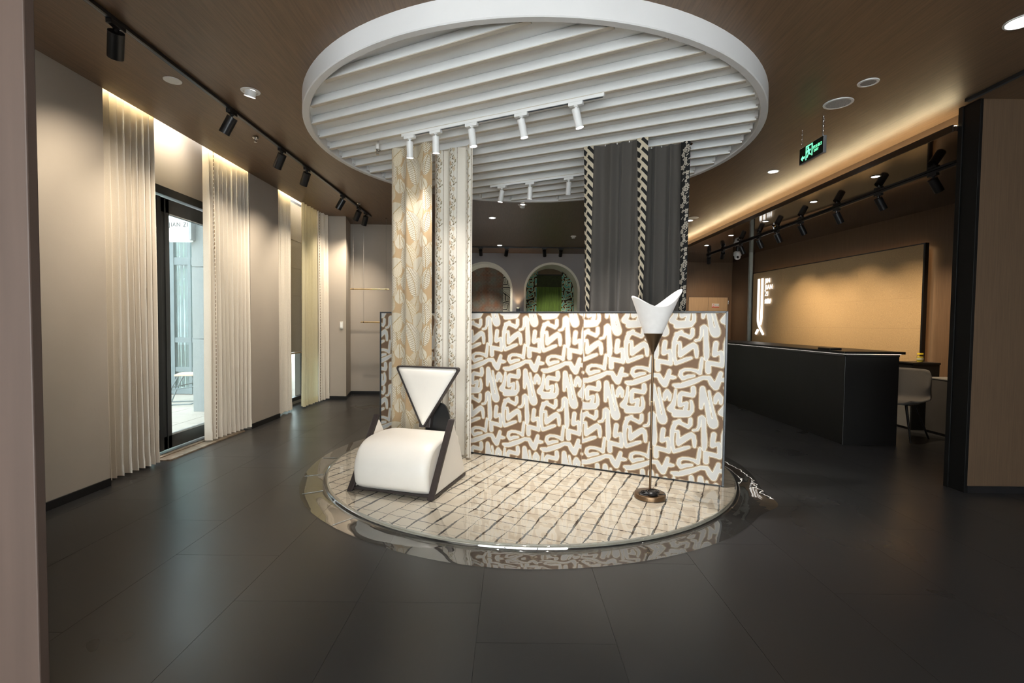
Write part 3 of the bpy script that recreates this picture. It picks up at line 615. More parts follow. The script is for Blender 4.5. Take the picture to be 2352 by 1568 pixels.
# reception track
XR = 4.26
track('lighting_track', 'black lighting track on the glossy dark ceiling over the reception', (XR, 4.2, 2.874), (XR+.1, 10.9, 2.874), black_metal)
for i, (y, tz) in enumerate(((4.98, 1.6), (5.73, 1.5), (6.48, 1.45), (7.3, 1.6), (7.97, 1.5), (8.56, 1.6), (9.25, 1.7), (10.06, 1.5), (10.8, 1.4))):
    tx = RX(y); nm = ['nearest', 'second', 'third', 'fourth', 'fifth', 'sixth', 'seventh', 'eighth', 'farthest'][i]
    on = i in (1, 2, 3, 4, 5)
    aim = (tx, y+.15, tz-.6) if i < 7 else (4.9, YB, 1.4)
    track_head('black track spotlight over the reception, %s from the camera of nine' % nm, 'black spotlights over the reception', (XR+.1*(y-4.2)/6.7, y, 2.874), aim, black_metal, L_=.15, R_=.042, power=P_RECEPTION*(1.0 if on else (.5 if i >= 7 else .12)), color=COL_REC, size=radians(78), glow=True, blend=1.)
track('lighting_track', 'black lighting track on the ceiling at the right partition', (3.50, .8, ZT), (3.50, 3.79, ZT), black_metal, slot=slot_b)
# ================================================================== CEILING FITTINGS
grille = pm('grille_grey', (.42, .41, .40), .6, ns=300, amt=.5, detail=1)
def downlight(label, loc, r=.052, power=P_DOWN, m_ring=white_metal, group='round downlights in the ceiling', size=radians(100)):
    t = thing('downlight', label, 'ceiling light', loc, group=group)
    MB().lathe([(r+.012, 0), (r+.010, -.004), (r, -.005), (r-.004, 0), (r-.004, .01)], 32).build('trim_ring', m_ring, t, smooth=True, fix=False)
    MB().cyl((0, 0, -.0025), (0, 0, -.001), r-.003, n=32).build('diffuser', down_glow, t)
    if power: spot_light(t, (0, 0, -.012), (0, 0, -1), power, (1, .95, .9), size, 1., .04)
def gimbal(label, loc, aim, power=P_DOWN*1.5, group='tilting round spotlights in the ceiling'):
    t = thing('gimbal_downlight', label, 'ceiling light', loc, group=group)
    MB().lathe([(.070, 0), (.068, -.004), (.052, -.005), (.048, .002)], 32).build('trim_ring', white_metal, t, smooth=True, fix=False)
    MB().lathe([(.050, -.001), (.030, -.0015), (0.001, -.002)], 24).build('bezel', white_metal, t, fix=False)
    d = (Vector(aim)-Vector(loc)).normalized()
    h = MB().cyl(-d*.01, d*.04, .040, n=28, caps=False).build('barrel', white_metal, t, smooth=True)
    MB().cyl(d*.030, d*.033, .038, n=28).build('lens', lens_glow, h)
    spot_light(t, tuple(d*.043), tuple(d*2), power, (1, .95, .88), radians(50), .8, .03)
zc = CZ-.0005
downlight('bright round downlight at the upper right of the view', (2.93, 2.86, zc), .07, P_DOWN*.6)
downlight('round downlight in the brown ceiling, below the green exit sign', (2.97, 5.60, zc), power=P_DOWN*.6)
downlight('round downlight beside the far flat disc near the cove', (2.965, 8.2, zc), power=P_DOWN)
downlight('round downlight in the far ceiling, between the curtains and nearer', (-.35, 8.15, zc), power=P_DOWN*1.3)
downlight('round downlight in the far ceiling close to the arches', (-.30, 10.95, zc), power=P_DOWN)
gimbal('tilted white spotlight in the brown ceiling, left of the white ring', (-2.04, 3.80, zc), (-2.9, 4.4, 0), P_DOWN*1.2)
gimbal('tilted white spotlight just beyond the far edge of the white ring', (.135, 7.25, zc), (-.3, 9.5, 0), P_DOWN*1.2)
gimbal('tilted white spotlight at the right edge of the dark grey curtain', (2.16, 6.35, zc), (1.6, 8.4, 0), P_DOWN*1.2)
for i, y in enumerate((5.16, 6.21, 7.38, 8.53, 9.60)):
    downlight('small downlight in the glossy reception ceiling, %s from the camera' % ['nearest', 'second', 'third', 'fourth', 'farthest'][i], (3.82, y, 2.8995), .040, 2.5, black_metal, 'small downlights in the glossy ceiling')
def disc_fit(name, label, cat, loc, r, m=grille):
    t = thing(name, label, cat, loc)
    MB().lathe([(r, 0), (r-.002, -.005), (r-.018, -.006), (r-.020, -.002)], 40).build('trim_ring', white_metal, t, smooth=True, fix=False)
    MB().cyl((0, 0, -.004), (0, 0, -.001), r-.018, n=40).build('grille', m, t)
disc_fit('ceiling_speaker', 'large round ceiling speaker above the exit sign', 'speaker', (2.57, 3.90, zc), .105)
disc_fit('ceiling_speaker', 'small round ceiling speaker nearer than the large one', 'speaker', (2.565, 3.57, zc), .068, pm('grille_mid', (.30, .27, .25), .6, ns=300, amt=.4, detail=1))
disc_fit('ceiling_speaker', 'flat pale disc beside the left lighting track', 'speaker', (-2.53, 3.64, zc), .060, white_metal)
disc_fit('ceiling_speaker', 'flat pale disc near the far downlight at the cove', 'speaker', (2.95, 8.0, zc), .09, white_metal)
t = thing('smoke_detector', 'white smoke detector on the ceiling before the arches', 'detector', (1.208, 9.74, zc))
MB().lathe([(.055, 0), (.055, -.012), (.042, -.018), (.001, -.018)], 28).build('base', white_metal, t, smooth=True, fix=False); MB().lathe([(.036, -.018), (.034, -.04), (.026, -.048), (.001, -.048)], 24).build('sensor', white_metal, t, smooth=True, fix=False)
def sprinkler(label, loc, pipe=.0, m=chrome, up=0):
    t = thing('sprinkler', label, 'sprinkler', loc, group='fire sprinklers')
    if pipe: MB().cyl((0, 0, 0), (0, 0, -pipe), .017, n=16).build('pipe', white_metal, t, smooth=True)
    z = -pipe
    MB().lathe([(.022, z), (.028, z-.008), (.020, z-.018), (.010, z-.020), (.001, z-.020)], 20).build('escutcheon', m, t, smooth=True, fix=False)
    MB().tube([(-.010, 0, z-.018), (-.011, 0, z-.034), (0, 0, z-.046)], .0025, 6).tube([(.010, 0, z-.018), (.011, 0, z-.034), (0, 0, z-.046)], .0025, 6).cyl((0, 0, z-.018), (0, 0, z-.044), .003, n=8).build('frame', m, t)
    MB().cyl((0, 0, z-.046), (0, 0, z-.049), .015, n=16).build('deflector', m, t)
sprinkler('sprinkler on a white pipe between the slats, left of the leaf curtain', (-1.28, 4.60, CZ-.02), .13)
sprinkler('sprinkler between the slats, right of the dark curtains', (1.585, 4.42, CZ-.02), .11)
sprinkler('sprinkler in the brown ceiling left of the white ring', (-2.49, 4.72, CZ-.001))
sprinkler('sprinkler beside the far end of the left lighting track', (-2.30, 7.25, CZ-.001))
sprinkler('sprinkler beyond the white ring, beside the floral curtain', (-.72, 7.1, CZ-.001))
sprinkler('sprinkler in the glossy ceiling over the reception', (4.12, 7.7, 2.8995))
t = thing('security_camera', 'white dome security camera hanging at the far reception corner', 'camera', (4.62, 10.0, 2.8995))
MB().cyl((0, 0, 0), (0, 0, -.05), .035, n=20).build('mount', black_metal, t)
hb = MB().lathe([(.055, -.05), (.075, -.07), (.078, -.13), (.06, -.155), (.001, -.155)], 28).build('housing', white_metal, t, smooth=True, fix=False)
bm = bmesh.new(); bmesh.ops.create_icosphere(bm, subdivisions=3, radius=.062); me = bpy.data.meshes.new('eye'); bm.to_mesh(me); bm.free(); me.polygons.foreach_set('use_smooth', [True]*len(me.polygons)); me.materials.append(white_metal)
e_ = bpy.data.objects.new('eye', me); COL.objects.link(e_); e_.parent = t; e_.location = (0, 0, -.165)
MB().cyl((-.015, -.045, -.175), (-.02, -.066, -.185), .026, .020, n=20).build('lens', black_gloss, e_ and t)
# exit sign
green = emit('exit_green', (.16, .85, .40), 1.1)
t = thing('exit_sign', 'hanging green emergency exit sign with running figure and arrow', 'sign', (2.60, 4.10, 2.765))
MB().box(-.010, .016, 0, .34, 0, .145).build('box', pm('sign_frame', (.25, .26, .28), .4, metal=.6), t, bevel=.003)
MB().box(-.0125, -.010, .006, .334, .006, .139).build('face', pm('sign_black', (.010, .013, .010), .3), t)
def flat2(mb, pts, th=.002):   # polygon on the sign's left face: (a: 0 far .. .34 near reading left to right, z)
    mb.prism([(-.0125, .34-a, z) for a, z in pts], (-th, 0, 0))
g = MB()
flat2(g, [(.030, .045), (.055, .068), (.055, .056), (.085, .056), (.085, .038), (.055, .038), (.055, .022)])
g.build('arrow', green, t)
g = MB(); flat2(g, [(.100, .015), (.110, .015), (.110, .125), (.185, .125), (.185, .030), (.195, .030), (.195, .135), (.100, .135)]); g.build('doorway', green, t)
g = MB()
flat2(g, [(.134+.010*cos(q*pi/6), .112+.010*sin(q*pi/6)) for q in range(12)])
for a, b_, w in (((.140, .100), (.146, .066), .009), ((.140, .098), (.122, .084), .005), ((.122, .084), (.118, .070), .004), ((.143, .097), (.160, .082), .005), ((.160, .082), (.172, .090), .004), ((.146, .068), (.132, .050), .006), ((.132, .050), (.120, .030), .005), ((.147, .068), (.160, .050), .006), ((.160, .050), (.176, .044), .005)):
    d = Vector((b_[0]-a[0], b_[1]-a[1])).normalized(); n_ = Vector((-d.y, d.x))*w
    flat2(g, [(a[0]+n_.x, a[1]+n_.y), (b_[0]+n_.x*.8, b_[1]+n_.y*.8), (b_[0]-n_.x*.8, b_[1]-n_.y*.8), (a[0]-n_.x, a[1]-n_.y)])
g.build('running_figure', green, t)
def text_mesh(name, body_, size, depth, m, parent, origin, tx, up, sx=1., bold=0., align='LEFT'):
    c = bpy.data.curves.new(name, 'FONT'); c.body = body_; c.size = size; c.extrude = depth; c.offset = bold; c.align_x = align; c.space_character = 1.12
    o = bpy.data.objects.new(name, c); COL.objects.link(o); bpy.context.view_layer.update()
    me = bpy.data.meshes.new_from_object(o.evaluated_get(bpy.context.evaluated_depsgraph_get())); me.name = name
    bpy.data.objects.remove(o); me.materials.clear(); me.materials.append(m)
    q = bpy.data.objects.new(name, me); COL.objects.link(q); q.parent = parent
    X_ = Vector(tx).normalized(); U_ = Vector(up).normalized(); N_ = X_.cross(U_)
    Mx = Matrix((X_*sx, U_, N_)).transposed().to_4x4(); Mx.translation = origin; q.matrix_local = Mx
    return q
text_mesh('lettering', '安全出口', .030, .001, green, t, (-.0135, .34-.203, .078), (0, -1, 0), (0, 0, 1), .95)
text_mesh('lettering', 'EXIT', .028, .001, green, t, (-.0135, .34-.215, .048), (0, -1, 0), (0, 0, 1))
for y in (.022, .325):
    mb = MB(); z = .15
    zt = CZ-2.765
    while z < zt:
        mb.tube([(.003+.006*cos(q*pi/4)*(1 if int(z*50) % 2 else .3), y+.006*cos(q*pi/4)*(0.3 if int(z*50) % 2 else 1), z+.011*sin(q*pi/4)) for q in range(9)], .0016, 5); z += .02
    if y < .1: mb.cyl((0, y+.012, .145), (0, y+.012, zt), .004, n=6)
    mb.build('chain', chrome, t, fix=False)

# ================================================================== THE ROUND DISPLAY: RUG, FILM, SCREEN
RX0, RY0, RR = .172, 4.55, 1.785
def rug_mat():
    m, t, b, N, L = new_mat('grid_rug')
    g = N('ShaderNodeTexCoord'); nz = N('ShaderNodeTexNoise'); nz.inputs['Scale'].default_value = 5; nz.inputs['Detail'].default_value = 3; L(g.outputs['Object'], nz.inputs['Vector'])
    sb = N('ShaderNodeVectorMath'); sb.operation = 'SUBTRACT'; L(nz.outputs['Color'], sb.inputs[0]); sb.inputs[1].default_value = (.5, .5, .5)
    sc = N('ShaderNodeVectorMath'); sc.operation = 'SCALE'; sc.inputs['Scale'].default_value = .038; L(sb.outputs[0], sc.inputs[0])
    ad = N('ShaderNodeVectorMath'); L(g.outputs['Object'], ad.inputs[0]); L(sc.outputs[0], ad.inputs[1])
    nf = N('ShaderNodeTexNoise'); nf.inputs['Scale'].default_value = 70; nf.inputs['Detail'].default_value = 2; L(g.outputs['Object'], nf.inputs['Vector'])
    s2 = N('ShaderNodeVectorMath'); s2.operation = 'SUBTRACT'; L(nf.outputs['Color'], s2.inputs[0]); s2.inputs[1].default_value = (.5, .5, .5)
    sc2 = N('ShaderNodeVectorMath'); sc2.operation = 'SCALE'; sc2.inputs['Scale'].default_value = .013; L(s2.outputs[0], sc2.inputs[0])
    a2 = N('ShaderNodeVectorMath'); L(ad.outputs[0], a2.inputs[0]); L(sc2.outputs[0], a2.inputs[1])
    sp = N('ShaderNodeSeparateXYZ'); L(a2.outputs[0], sp.inputs[0])
    def lines(axis, per, off, wmin, wmax, stretch, seedv, cut):
        m1 = N('ShaderNodeMath'); m1.operation = 'MULTIPLY_ADD'; m1.inputs[1].default_value = 1/per; m1.inputs[2].default_value = off; L(sp.outputs[axis], m1.inputs[0])
        fr = N('ShaderNodeMath'); fr.operation = 'FRACT'; L(m1.outputs[0], fr.inputs[0])
        s_ = N('ShaderNodeMath'); s_.operation = 'SUBTRACT'; s_.inputs[1].default_value = .5; L(fr.outputs[0], s_.inputs[0])
        ab = N('ShaderNodeMath'); ab.operation = 'ABSOLUTE'; L(s_.outputs[0], ab.inputs[0])
        mp = N('ShaderNodeMapping'); mp.inputs['Scale'].default_value = stretch; mp.inputs['Location'].default_value = (seedv, seedv, 0); L(g.outputs['Object'], mp.inputs[0])
        n = N('ShaderNodeTexNoise'); n.inputs['Scale'].default_value = 1.; n.inputs['Detail'].default_value = 2.5; L(mp.outputs[0], n.inputs['Vector'])
        mr = N('ShaderNodeMapRange'); mr.inputs['From Min'].default_value = .34; mr.inputs['From Max'].default_value = .68; mr.inputs['To Min'].default_value = wmin/per; mr.inputs['To Max'].default_value = wmax/per; L(n.outputs['Fac'], mr.inputs['Value'])
        n2 = N('ShaderNodeTexNoise'); n2.inputs['Scale'].default_value = .9; n2.inputs['Detail'].default_value = 1; mp2 = N('ShaderNodeMapping'); mp2.inputs['Scale'].default_value = stretch; mp2.inputs['Location'].default_value = (seedv+5, 3, 0); L(g.outputs['Object'], mp2.inputs[0]); L(mp2.outputs[0], n2.inputs['Vector'])
        ct = N('ShaderNodeMath'); ct.operation = 'GREATER_THAN'; ct.inputs[1].default_value = cut; L(n2.outputs['Fac'], ct.inputs[0])
        wd = N('ShaderNodeMath'); wd.operation = 'MULTIPLY'; L(mr.outputs[0], wd.inputs[0]); L(ct.outputs[0], wd.inputs[1])
        lt = N('ShaderNodeMath'); lt.operation = 'LESS_THAN'; L(ab.outputs[0], lt.inputs[0]); L(wd.outputs[0], lt.inputs[1]); return lt.outputs[0], n.outputs['Fac']
    la, na = lines(0, .1178, .35,   .0012, .0105, (8.5, 3.0, 1), 2., .30)
    lb, nb = lines(1, .105, .20, .0009, .0042, (2.0, 9.5, 1), 9., .33)
    mxx = N('ShaderNodeMath'); mxx.operation = 'MAXIMUM'; L(la, mxx.inputs[0]); L(lb, mxx.inputs[1])
    nc = N('ShaderNodeTexNoise'); nc.inputs['Scale'].default_value = 22; L(g.outputs['Object'], nc.inputs['Vector'])
    cr = N('ShaderNodeValToRGB'); e = cr.color_ramp.elements; e[0].position = .54; e[0].color = (.008, .007, .007, 1); e[1].position = .60; e[1].color = (.085, .08, .076, 1); L(nc.outputs['Fac'], cr.inputs[0])
    n5 = N('ShaderNodeTexNoise'); n5.inputs['Scale'].default_value = 6; L(g.outputs['Object'], n5.inputs['Vector'])
    c2 = N('ShaderNodeValToRGB'); e = c2.color_ramp.elements; e[0].position = .3; e[0].color = (.72, .61, .47, 1); e[1].position = .7; e[1].color = (.82, .74, .61, 1); L(n5.outputs['Fac'], c2.inputs[0])
    mix = N('ShaderNodeMix'); mix.data_type = 'RGBA'; L(mxx.outputs[0], mix.inputs['Factor']); L(c2.outputs[0], mix.inputs['A']); L(cr.outputs[0], mix.inputs['B'])
    L(mix.outputs['Result'], b.inputs['Base Color']); b.inputs['Roughness'].default_value = .8
    bp = N('ShaderNodeBump'); bp.inputs['Strength'].default_value = .3; bp.inputs['Distance'].default_value = .003; n6 = N('ShaderNodeTexNoise'); n6.inputs['Scale'].default_value = 300; L(g.outputs['Object'], n6.inputs['Vector']); L(n6.outputs['Fac'], bp.inputs['Height']); L(bp.outputs[0], b.inputs['Normal'])
    return m
PA = math.atan2(-(5.207-3.808), 1.697+1.41)      # the screen's direction
rug = MB().lathe([(.001, .027), (RR-.012, .027), (RR-.004, .026), (RR, .022), (RR, .002), (.001, .002)], 160).build('rug', rug_mat(), smooth=True, fix=False)
tag(rug, 'round cream rug with a hand-drawn dark grid under clear film', 'rug'); rug.location = (RX0, RY0, 0); rug.rotation_euler = (0, 0, PA)
MB().lathe([(RR-.001, .026), (RR+.006, .0275), (RR+.008, .004), (RR-.001, .004)], 160).build('binding', pm('rug_edge', (.40, .38, .31), .5, ns=30, amt=.1), rug, smooth=True, fix=False)
# clear plastic film laid over the rug and the floor around it
film_m = clear_mat('clear_film', (.975, .975, .96), 2.9, .010, bump=.09, bscale=5.5, dirt=.012, dist=.012)
NA, rad = 240, np.array([.02, .4, .8, 1.2, 1.5, 1.7, RR-.03, RR-.005, RR+.009, RR+.0105, RR+.012, RR+.016, RR+.025, RR+.06, 1.0, 1.0, 1.0])
prof = np.array([.0305, .0305, .0305, .0305, .0305, .0305, .0305, .0305, .0295, .020, .012, .008, .0065, .006, .006, .006, .0045])
th = np.linspace(0, 2*pi, NA, endpoint=False); P = np.zeros((len(rad), NA, 3))
ro = 1.985+.012*np.sin(3*th)+.008*np.sin(7*th+1)+.10*np.exp(-((np.mod(th+radians(30)+pi, 2*pi)-pi)/.10)**2)
for i in range(len(rad)):
    r_i = np.full(NA, rad[i]) if i < len(rad)-3 else (RR+.06)+(ro-RR-.06)*((i-(len(rad)-4))/3.)
    P[i, :, 0] = r_i*np.cos(th); P[i, :, 1] = r_i*np.sin(th); P[i, :, 2] = prof[i]+(.002*np.sin(th*9)*(i > 9))*0+(.0012*np.sin(th*13+i)*(9 < i < 15))
film = grid_mesh('plastic_film', P[:, ::-1].copy(), film_m, wrap=True); film.location = (RX0-.008, RY0-.03, 0)
tag(film, 'wrinkled clear plastic sheet covering the round rug and its edge', 'plastic sheet')
rid = MB()
for k in (-3, -1.2, .3, 2.6):     # creased joints in the sheet, on the ring around the rug
    for sgn in (-1,):
        c, s_ = cos(radians(205+k*9)), sin(radians(205+k*9))
        rid.tube([(c*(RR+.03), s_*(RR+.03), .009), (c*1.96, s_*1.96-.01, .008)], .0035, 6)
rid.build('crease', clear_mat('film_crease', (.9, .9, .88), 2.2, .05, dirt=.35, bscale=30), film)
# the patterned screen
scr = thing('display_screen', 'low free-standing screen covered in brown and white squiggle fabric', 'screen', (-1.41, 5.207, .030), PA)
SL, SH, ST = 3.407, 1.392, .04
z0p = .012
def screen_panel(u0_, u1_, ref):
    nu = int((u1_-u0_)/.006)+1; nzz = int((SH-.03)/.006)+1
    u = np.linspace(u0_, u1_, nu); z = np.linspace(z0p, SH-.016, nzz); U, Z = np.meshgrid(u, z)
    D = sample(FSQ, U-ref[0], Z+.030-ref[1], TU, TZ)
    Pp = np.stack([U, np.full(U.shape, -.021)+.0006*np.sin(U*9), Z], -1)
    o = grid_mesh('fabric', Pp, squiggle_m, scr, floats={'dist': D}); return o
screen_panel(.018, 2.2440, (2.155, 1.262)); screen_panel(2.2475, SL-.012, (2.919, 1.195))
MB().box(.01, SL-.01, -.0195, .0195, .01, SH-.01).build('board', pm('board_brown', (.25, .17, .11), .7), scr)
fr_ = MB().box(0, .016, -.026, .026, 0, SH).box(SL-.014, SL+.004, -.028, .028, 0, SH).box(0, SL, -.026, .026, SH-.014, SH).box(0, SL, -.012, .012, 0, .010).build('frame', black_frame, scr, bevel=.003)
screen_back = MB().box(.018, SL-.018, .0205, .022, .012, SH-.016).build('backing', pm('backing_cloth', (.35, .30, .24), .8), scr)

# ================================================================== HANGING DISPLAY CURTAINS
pat_cloth = cloth_mat('patterned_cloth', (1, 1, 1), .10, ws=500, amt=.06, bump=.25, attr=True)
def P2(k, x, dy=0): return (x, beam_pt(k, x)+dy)
def pat_curtain(label, A, B, z0, z1, nf, amp, tile, tw, th, s0, sscale, dz=.0035, seed=0, **kw):
    t = thing('display_curtain', label, 'curtain', (A[0], A[1], 0))
    Pp, s_, z_ = curtain_points((0, 0), (B[0]-A[0], B[1]-A[1]), z0, z1, nf, amp, du=.0032, dz=dz, seed=seed, **kw)
    c = sample(tile, s_*sscale+s0, z_, tw, th)
    grid_mesh('panel', Pp, pat_cloth, t, cols=c)
    return t
pat_curtain('tall curtain printed with cream and brown leaves, behind the white armchair', P2(5, -1.165), P2(5, -.755), .05, 2.948, 2.7, .020, LT, .36, .52, .13, 1.22, seed=11, flare=.25)
pat_curtain('tall cream curtain with floral stripes, right of the leaf curtain', P2(6, -.765, -.02), P2(6, -.375, -.035), .05, 2.948, 2.4, .022, FT, .245, .37, .235, 1.25, seed=12, flare=.35)
grey_cloth = cloth_mat('grey_satin', (.080, .072, .064), .04, ws=300, amt=.06, bump=.1)
# key-fret and flower trims
def fret_field():
    w, p = .090, .172
    L1 = [[[-.02, .030, .0125], [.020, .000, .0125], [.070, -.050, .0125], [.12, -.10, .0125]], [[.020, .0, .0105], [.048, .046, .0105], [.070, .030, .0105]],
          [[.048, .046, .0105], [.10, -.008, .0105]], [[-.02, .118, .0115], [.02, .086, .0115]]]
    return L1
def trim_strip(name, label, parent, line, side, z0, z1, kind, wtop, wbot, n_):
    """narrow patterned border hanging at one edge of a grey curtain"""
    nz_ = int((z1-z0)/.004); nu = 26; z = np.linspace(z0, z1, nz_); q = (z-z0)/(z1-z0)
    w = wbot+(wtop-wbot)*np.clip((q-.42)/.56, 0, 1)**.8
    full = .095; Uu = np.linspace(0, 1, nu)[None]
    base = np.array(line)
    Pp = np.zeros((nz_, nu, 3)); d = np.array([bd.x, bd.y]); n2 = np.array([bd.y, -bd.x])
    depth = np.sqrt(np.maximum(full**2-w**2, 0))[:, None]*.6
    tt = (Uu-.5)*w[:, None]*1.0; oo = -np.abs(Uu-.5)*depth*1.2+.012*np.sin(q*26)[:, None]*.3
    Pp[..., 0] = base[0]+d[0]*tt+n2[0]*(oo+n_); Pp[..., 1] = base[1]+d[1]*tt+n2[1]*(oo+n_); Pp[..., 2] = z[:, None]
    UU = np.broadcast_to(Uu*full, (nz_, nu)); ZZ = np.broadcast_to(z[:, None], (nz_, nu))
    if kind == 'fret': D = sample(strokes_field(fret_field(), .5, .0860*1.0+0, .002), UU+.0, ZZ, .5, .0860); m = sdf_mat('fret_trim', [(-9, (.50, .43, .32)), (0., (.010, .010, .010))], rough=.8)
    else:
        rg = np.random.default_rng(3); st = []
        for i in range(9):
            cx, cz, r = rg.uniform(.02, .075), i*.036+rg.uniform(-.006, .006), rg.uniform(.010, .020)
            for a in range(5):
                an = a*2*pi/5+i; st.append([[cx, cz, r*.45], [cx+r*cos(an), cz+r*sin(an), r*.42]])
        for i in range(12): x_, z_ = rg.uniform(.01, .085), rg.uniform(0, .33); st.append([[x_, z_, .003], [x_+.02, z_+.018, .004]])
        D = sample(strokes_field(st, .5, .34, .002), UU, ZZ, .5, .34); m = sdf_mat('flower_trim', [(-9, (.48, .43, .36)), (-.0065, (.10, .09, .075)), (-.0050, (.44, .39, .32)), (0., (.010, .010, .010))], rough=.8)
    o = grid_mesh('trim', Pp, m, parent, floats={'dist': D}); o['label'] = label; return o
def grey_curtain(label, A, B, nf, seed, trims):
    t = thing('display_curtain', label, 'curtain', (0, 0, 0))
    Pp, s_, z_ = curtain_points(A, B, .12, 2.944, nf, .022, du=.006, dz=.03, seed=seed, flare=.5)
    zt = (Pp[..., 2]-.12)/2.824; mid = (np.array(A)+np.array(B))/2
    grid_mesh('panel', Pp, grey_cloth, t)
    for line, lab, kind, wt, wb in trims: trim_strip('trim', lab, t, line, 0, .12, 2.944, kind, wt, wb, .045)
    for i in range(1, 4):    # little white hooks
        q = np.array(A)+(np.array(B)-np.array(A))*i/4
        MB().cyl((q[0], q[1], 2.935), (q[0], q[1], 2.956), .004, n=8).build('hook', white_metal, t)
    return t
grey_curtain('dark grey curtain with black and tan key-pattern borders, left of the two', P2(8, .735), P2(8, 1.13), 3.5, 21, [(P2(8, .705), 'black and tan key-pattern border', 'fret', .092, .030), (P2(8, 1.145), 'black and tan key-pattern border', 'fret', .095, .022)])
grey_curtain('dark grey curtain with a black flowered border, right of the two', P2(9, 1.19), P2(9, 1.52), 3.2, 22, [(P2(9, 1.545), 'black border with cream flowers', 'flower', .080, .060)])

# ================================================================== ARMCHAIR
AR = math.atan2(-.278, .96)
ch = thing('armchair', 'low white leather armchair with a triangular black-edged backrest', 'armchair', (-.893, 3.532, .031), AR)
HW = .312
def cushion():
    prof = []
    K = [(.03, .035), (-.012, .07), (-.030, .13), (-.032, .20), (-.012, .27), (.035, .335), (.10, .375), (.19, .395), (.32, .400), (.45, .395), (.54, .375), (.575, .33), (.58, .035)]
    # smooth the profile with Catmull-Rom
    pts = []
    for i in range(len(K)-1):
        p0, p1, p2, p3 = K[max(i-1, 0)], K[i], K[i+1], K[min(i+2, len(K)-1)]
        for q in range(6):
            t_ = q/6; pts.append(tuple(.5*((2*p1[j])+(-p0[j]+p2[j])*t_+(2*p0[j]-5*p1[j]+4*p2[j]-p3[j])*t_*t_+(-p0[j]+3*p1[j]-3*p2[j]+p3[j])*t_**3) for j in (0, 1)))
    pts.append(K[-1]); n_ = len(pts)
    ws = np.linspace(-1, 1, 41); ws = np.sign(ws)*(1-(1-np.abs(ws))**1.6)
    P = np.zeros((41, n_, 3)); cb, cz = .29, .19
    for i, w in enumerate(ws):
        k = (1-abs(w)**7)**.5 if abs(w) < 1 else 0; sc = .84+.16*k
        for j, (b_, z) in enumerate(pts):
            P[i, j] = (w*(HW-.004), cb+(b_-cb)*(sc if b_ < cb else 1), .025+(z-.035)*(.89+.11*k)*1.02)
    return P
Pc = cushion(); cs = grid_mesh('seat_cushion', Pc, leather, ch)
for i in (0, -1): MB().add([tuple(p) for p in Pc[i]], [tuple(range(Pc.shape[1]))]).build('cushion_side', leather, ch)
MB().box(-HW, HW, .0, .60, .012, .024).build('base', dark_wood, ch, bevel=.004)
apx = (.345, .505)
for sd in (-1, 1):
    x0 = sd*HW; x1 = x0+sd*.055
    poly = [(.012, .020), (apx[0]-.002, apx[1]-.02), (apx[0]+.035, apx[1]-.035), (.50, .28), (.60, .07), (.60, .020)]
    pn = MB().prism([(x0, b_, z) for b_, z in poly], (sd*.040, 0, 0)).build('side_panel', leather, ch, bevel=.012, seg=3, smooth=True)
    MB().prism([(x0+sd*.002, b_, z) for b_, z in [(.0, .0), (.62, .0), (.62, .022), (.0, .022)]], (sd*.042, 0, 0)).build('skid', dark_wood, ch, bevel=.003)
    a = Vector((x0-sd*.002, -.022, 0)); d = Vector((0, apx[0]+.028, apx[1]+.012)); 
    leg = MB().prism([a, a+Vector((0, .036, 0)), a+Vector((0, .036, 0))+d, a+d], (sd*.046, 0, 0)).build('leg', dark_wood, ch, bevel=.006, seg=3)
# backrest
def rtri(pts, r, n_=6):
    out = []
    for i in range(3):
        p0, p1, p2 = Vector(pts[i-1]), Vector(pts[i]), Vector(pts[(i+1) % 3]); a = (p0-p1).normalized(); b_ = (p2-p1).normalized()
        ang = a.angle(b_); L_ = r/math.tan(ang/2); c = p1+(a+b_).normalized()*(r/math.sin(ang/2)); s0 = p1+a*L_-c; s1 = p1+b_*L_-c
        for q in range(n_+1):
            v = s0.lerp(s1, q/n_).normalized()*r; out.append(c+v)
    return out
T3 = [(-.285, .905), (.315, .905), (.015, .385)]
def tri_ring(inset, r):
    c = Vector((.015, .73)); return [Vector(p) for p in rtri([tuple(c+(Vector(q)-c)*(1-inset)) for q in T3], r)]
def place(p, dd): # lean back: y grows with height
    return (p.x, .49+(p.y-.385)*.16+dd, p.y)
O = tri_ring(0, .020); I = tri_ring(.065, .014); n_ = len(O)
mb = MB(); vs = [place(p, 0) for p in O]+[place(p, .050) for p in O]+[place(p, 0) for p in I]+[place(p, .012) for p in I]
fs = []
for i in range(n_):
    j = (i+1) % n_; fs += [(i, j, n_+j, n_+i), (i, 2*n_+i, 2*n_+j, j), (2*n_+i, 3*n_+i, 3*n_+j, 2*n_+j)]
fs.append(tuple(range(n_, 2*n_)))
br = mb.add(vs, fs).build('backrest', dark_wood, ch, smooth=True)
rows = []
for q in (0, .04, .10, .2, .45, .75, .995):
    c = Vector((.015, .73)); k = 1-q; dz = -.016*(1-(1-min(1, q*4))**2)+.010
    rows.append([place(c+(p-c)*k, dz) for p in I])
grid_mesh('back_cushion', np.array(rows), leather, br, wrap=True)
pl = MB(); W2 = .115; pp = [(.0, .035)]+[(0, 0)]
arc = [(-W2, .036)]+[(-W2*cos(pi*i/20)*1., .39+.205*sin(pi*i/20)) for i in range(21)]+[(W2, .036)]
f1 = [(x+.118, .575+.05*(1-(x/W2)**2), z) for x, z in arc]; f2 = [(x+.118, .592+.05*(1-(x/W2)**2), z) for x, z in arc]
k_ = len(arc); pl.add(f1+f2, [tuple(range(k_))[::-1], tuple(range(k_, 2*k_))]+[(i, (i+1) % k_, k_+(i+1) % k_, k_+i) for i in range(k_)])
pl.build('back_plate', black_gloss, ch, smooth=True)
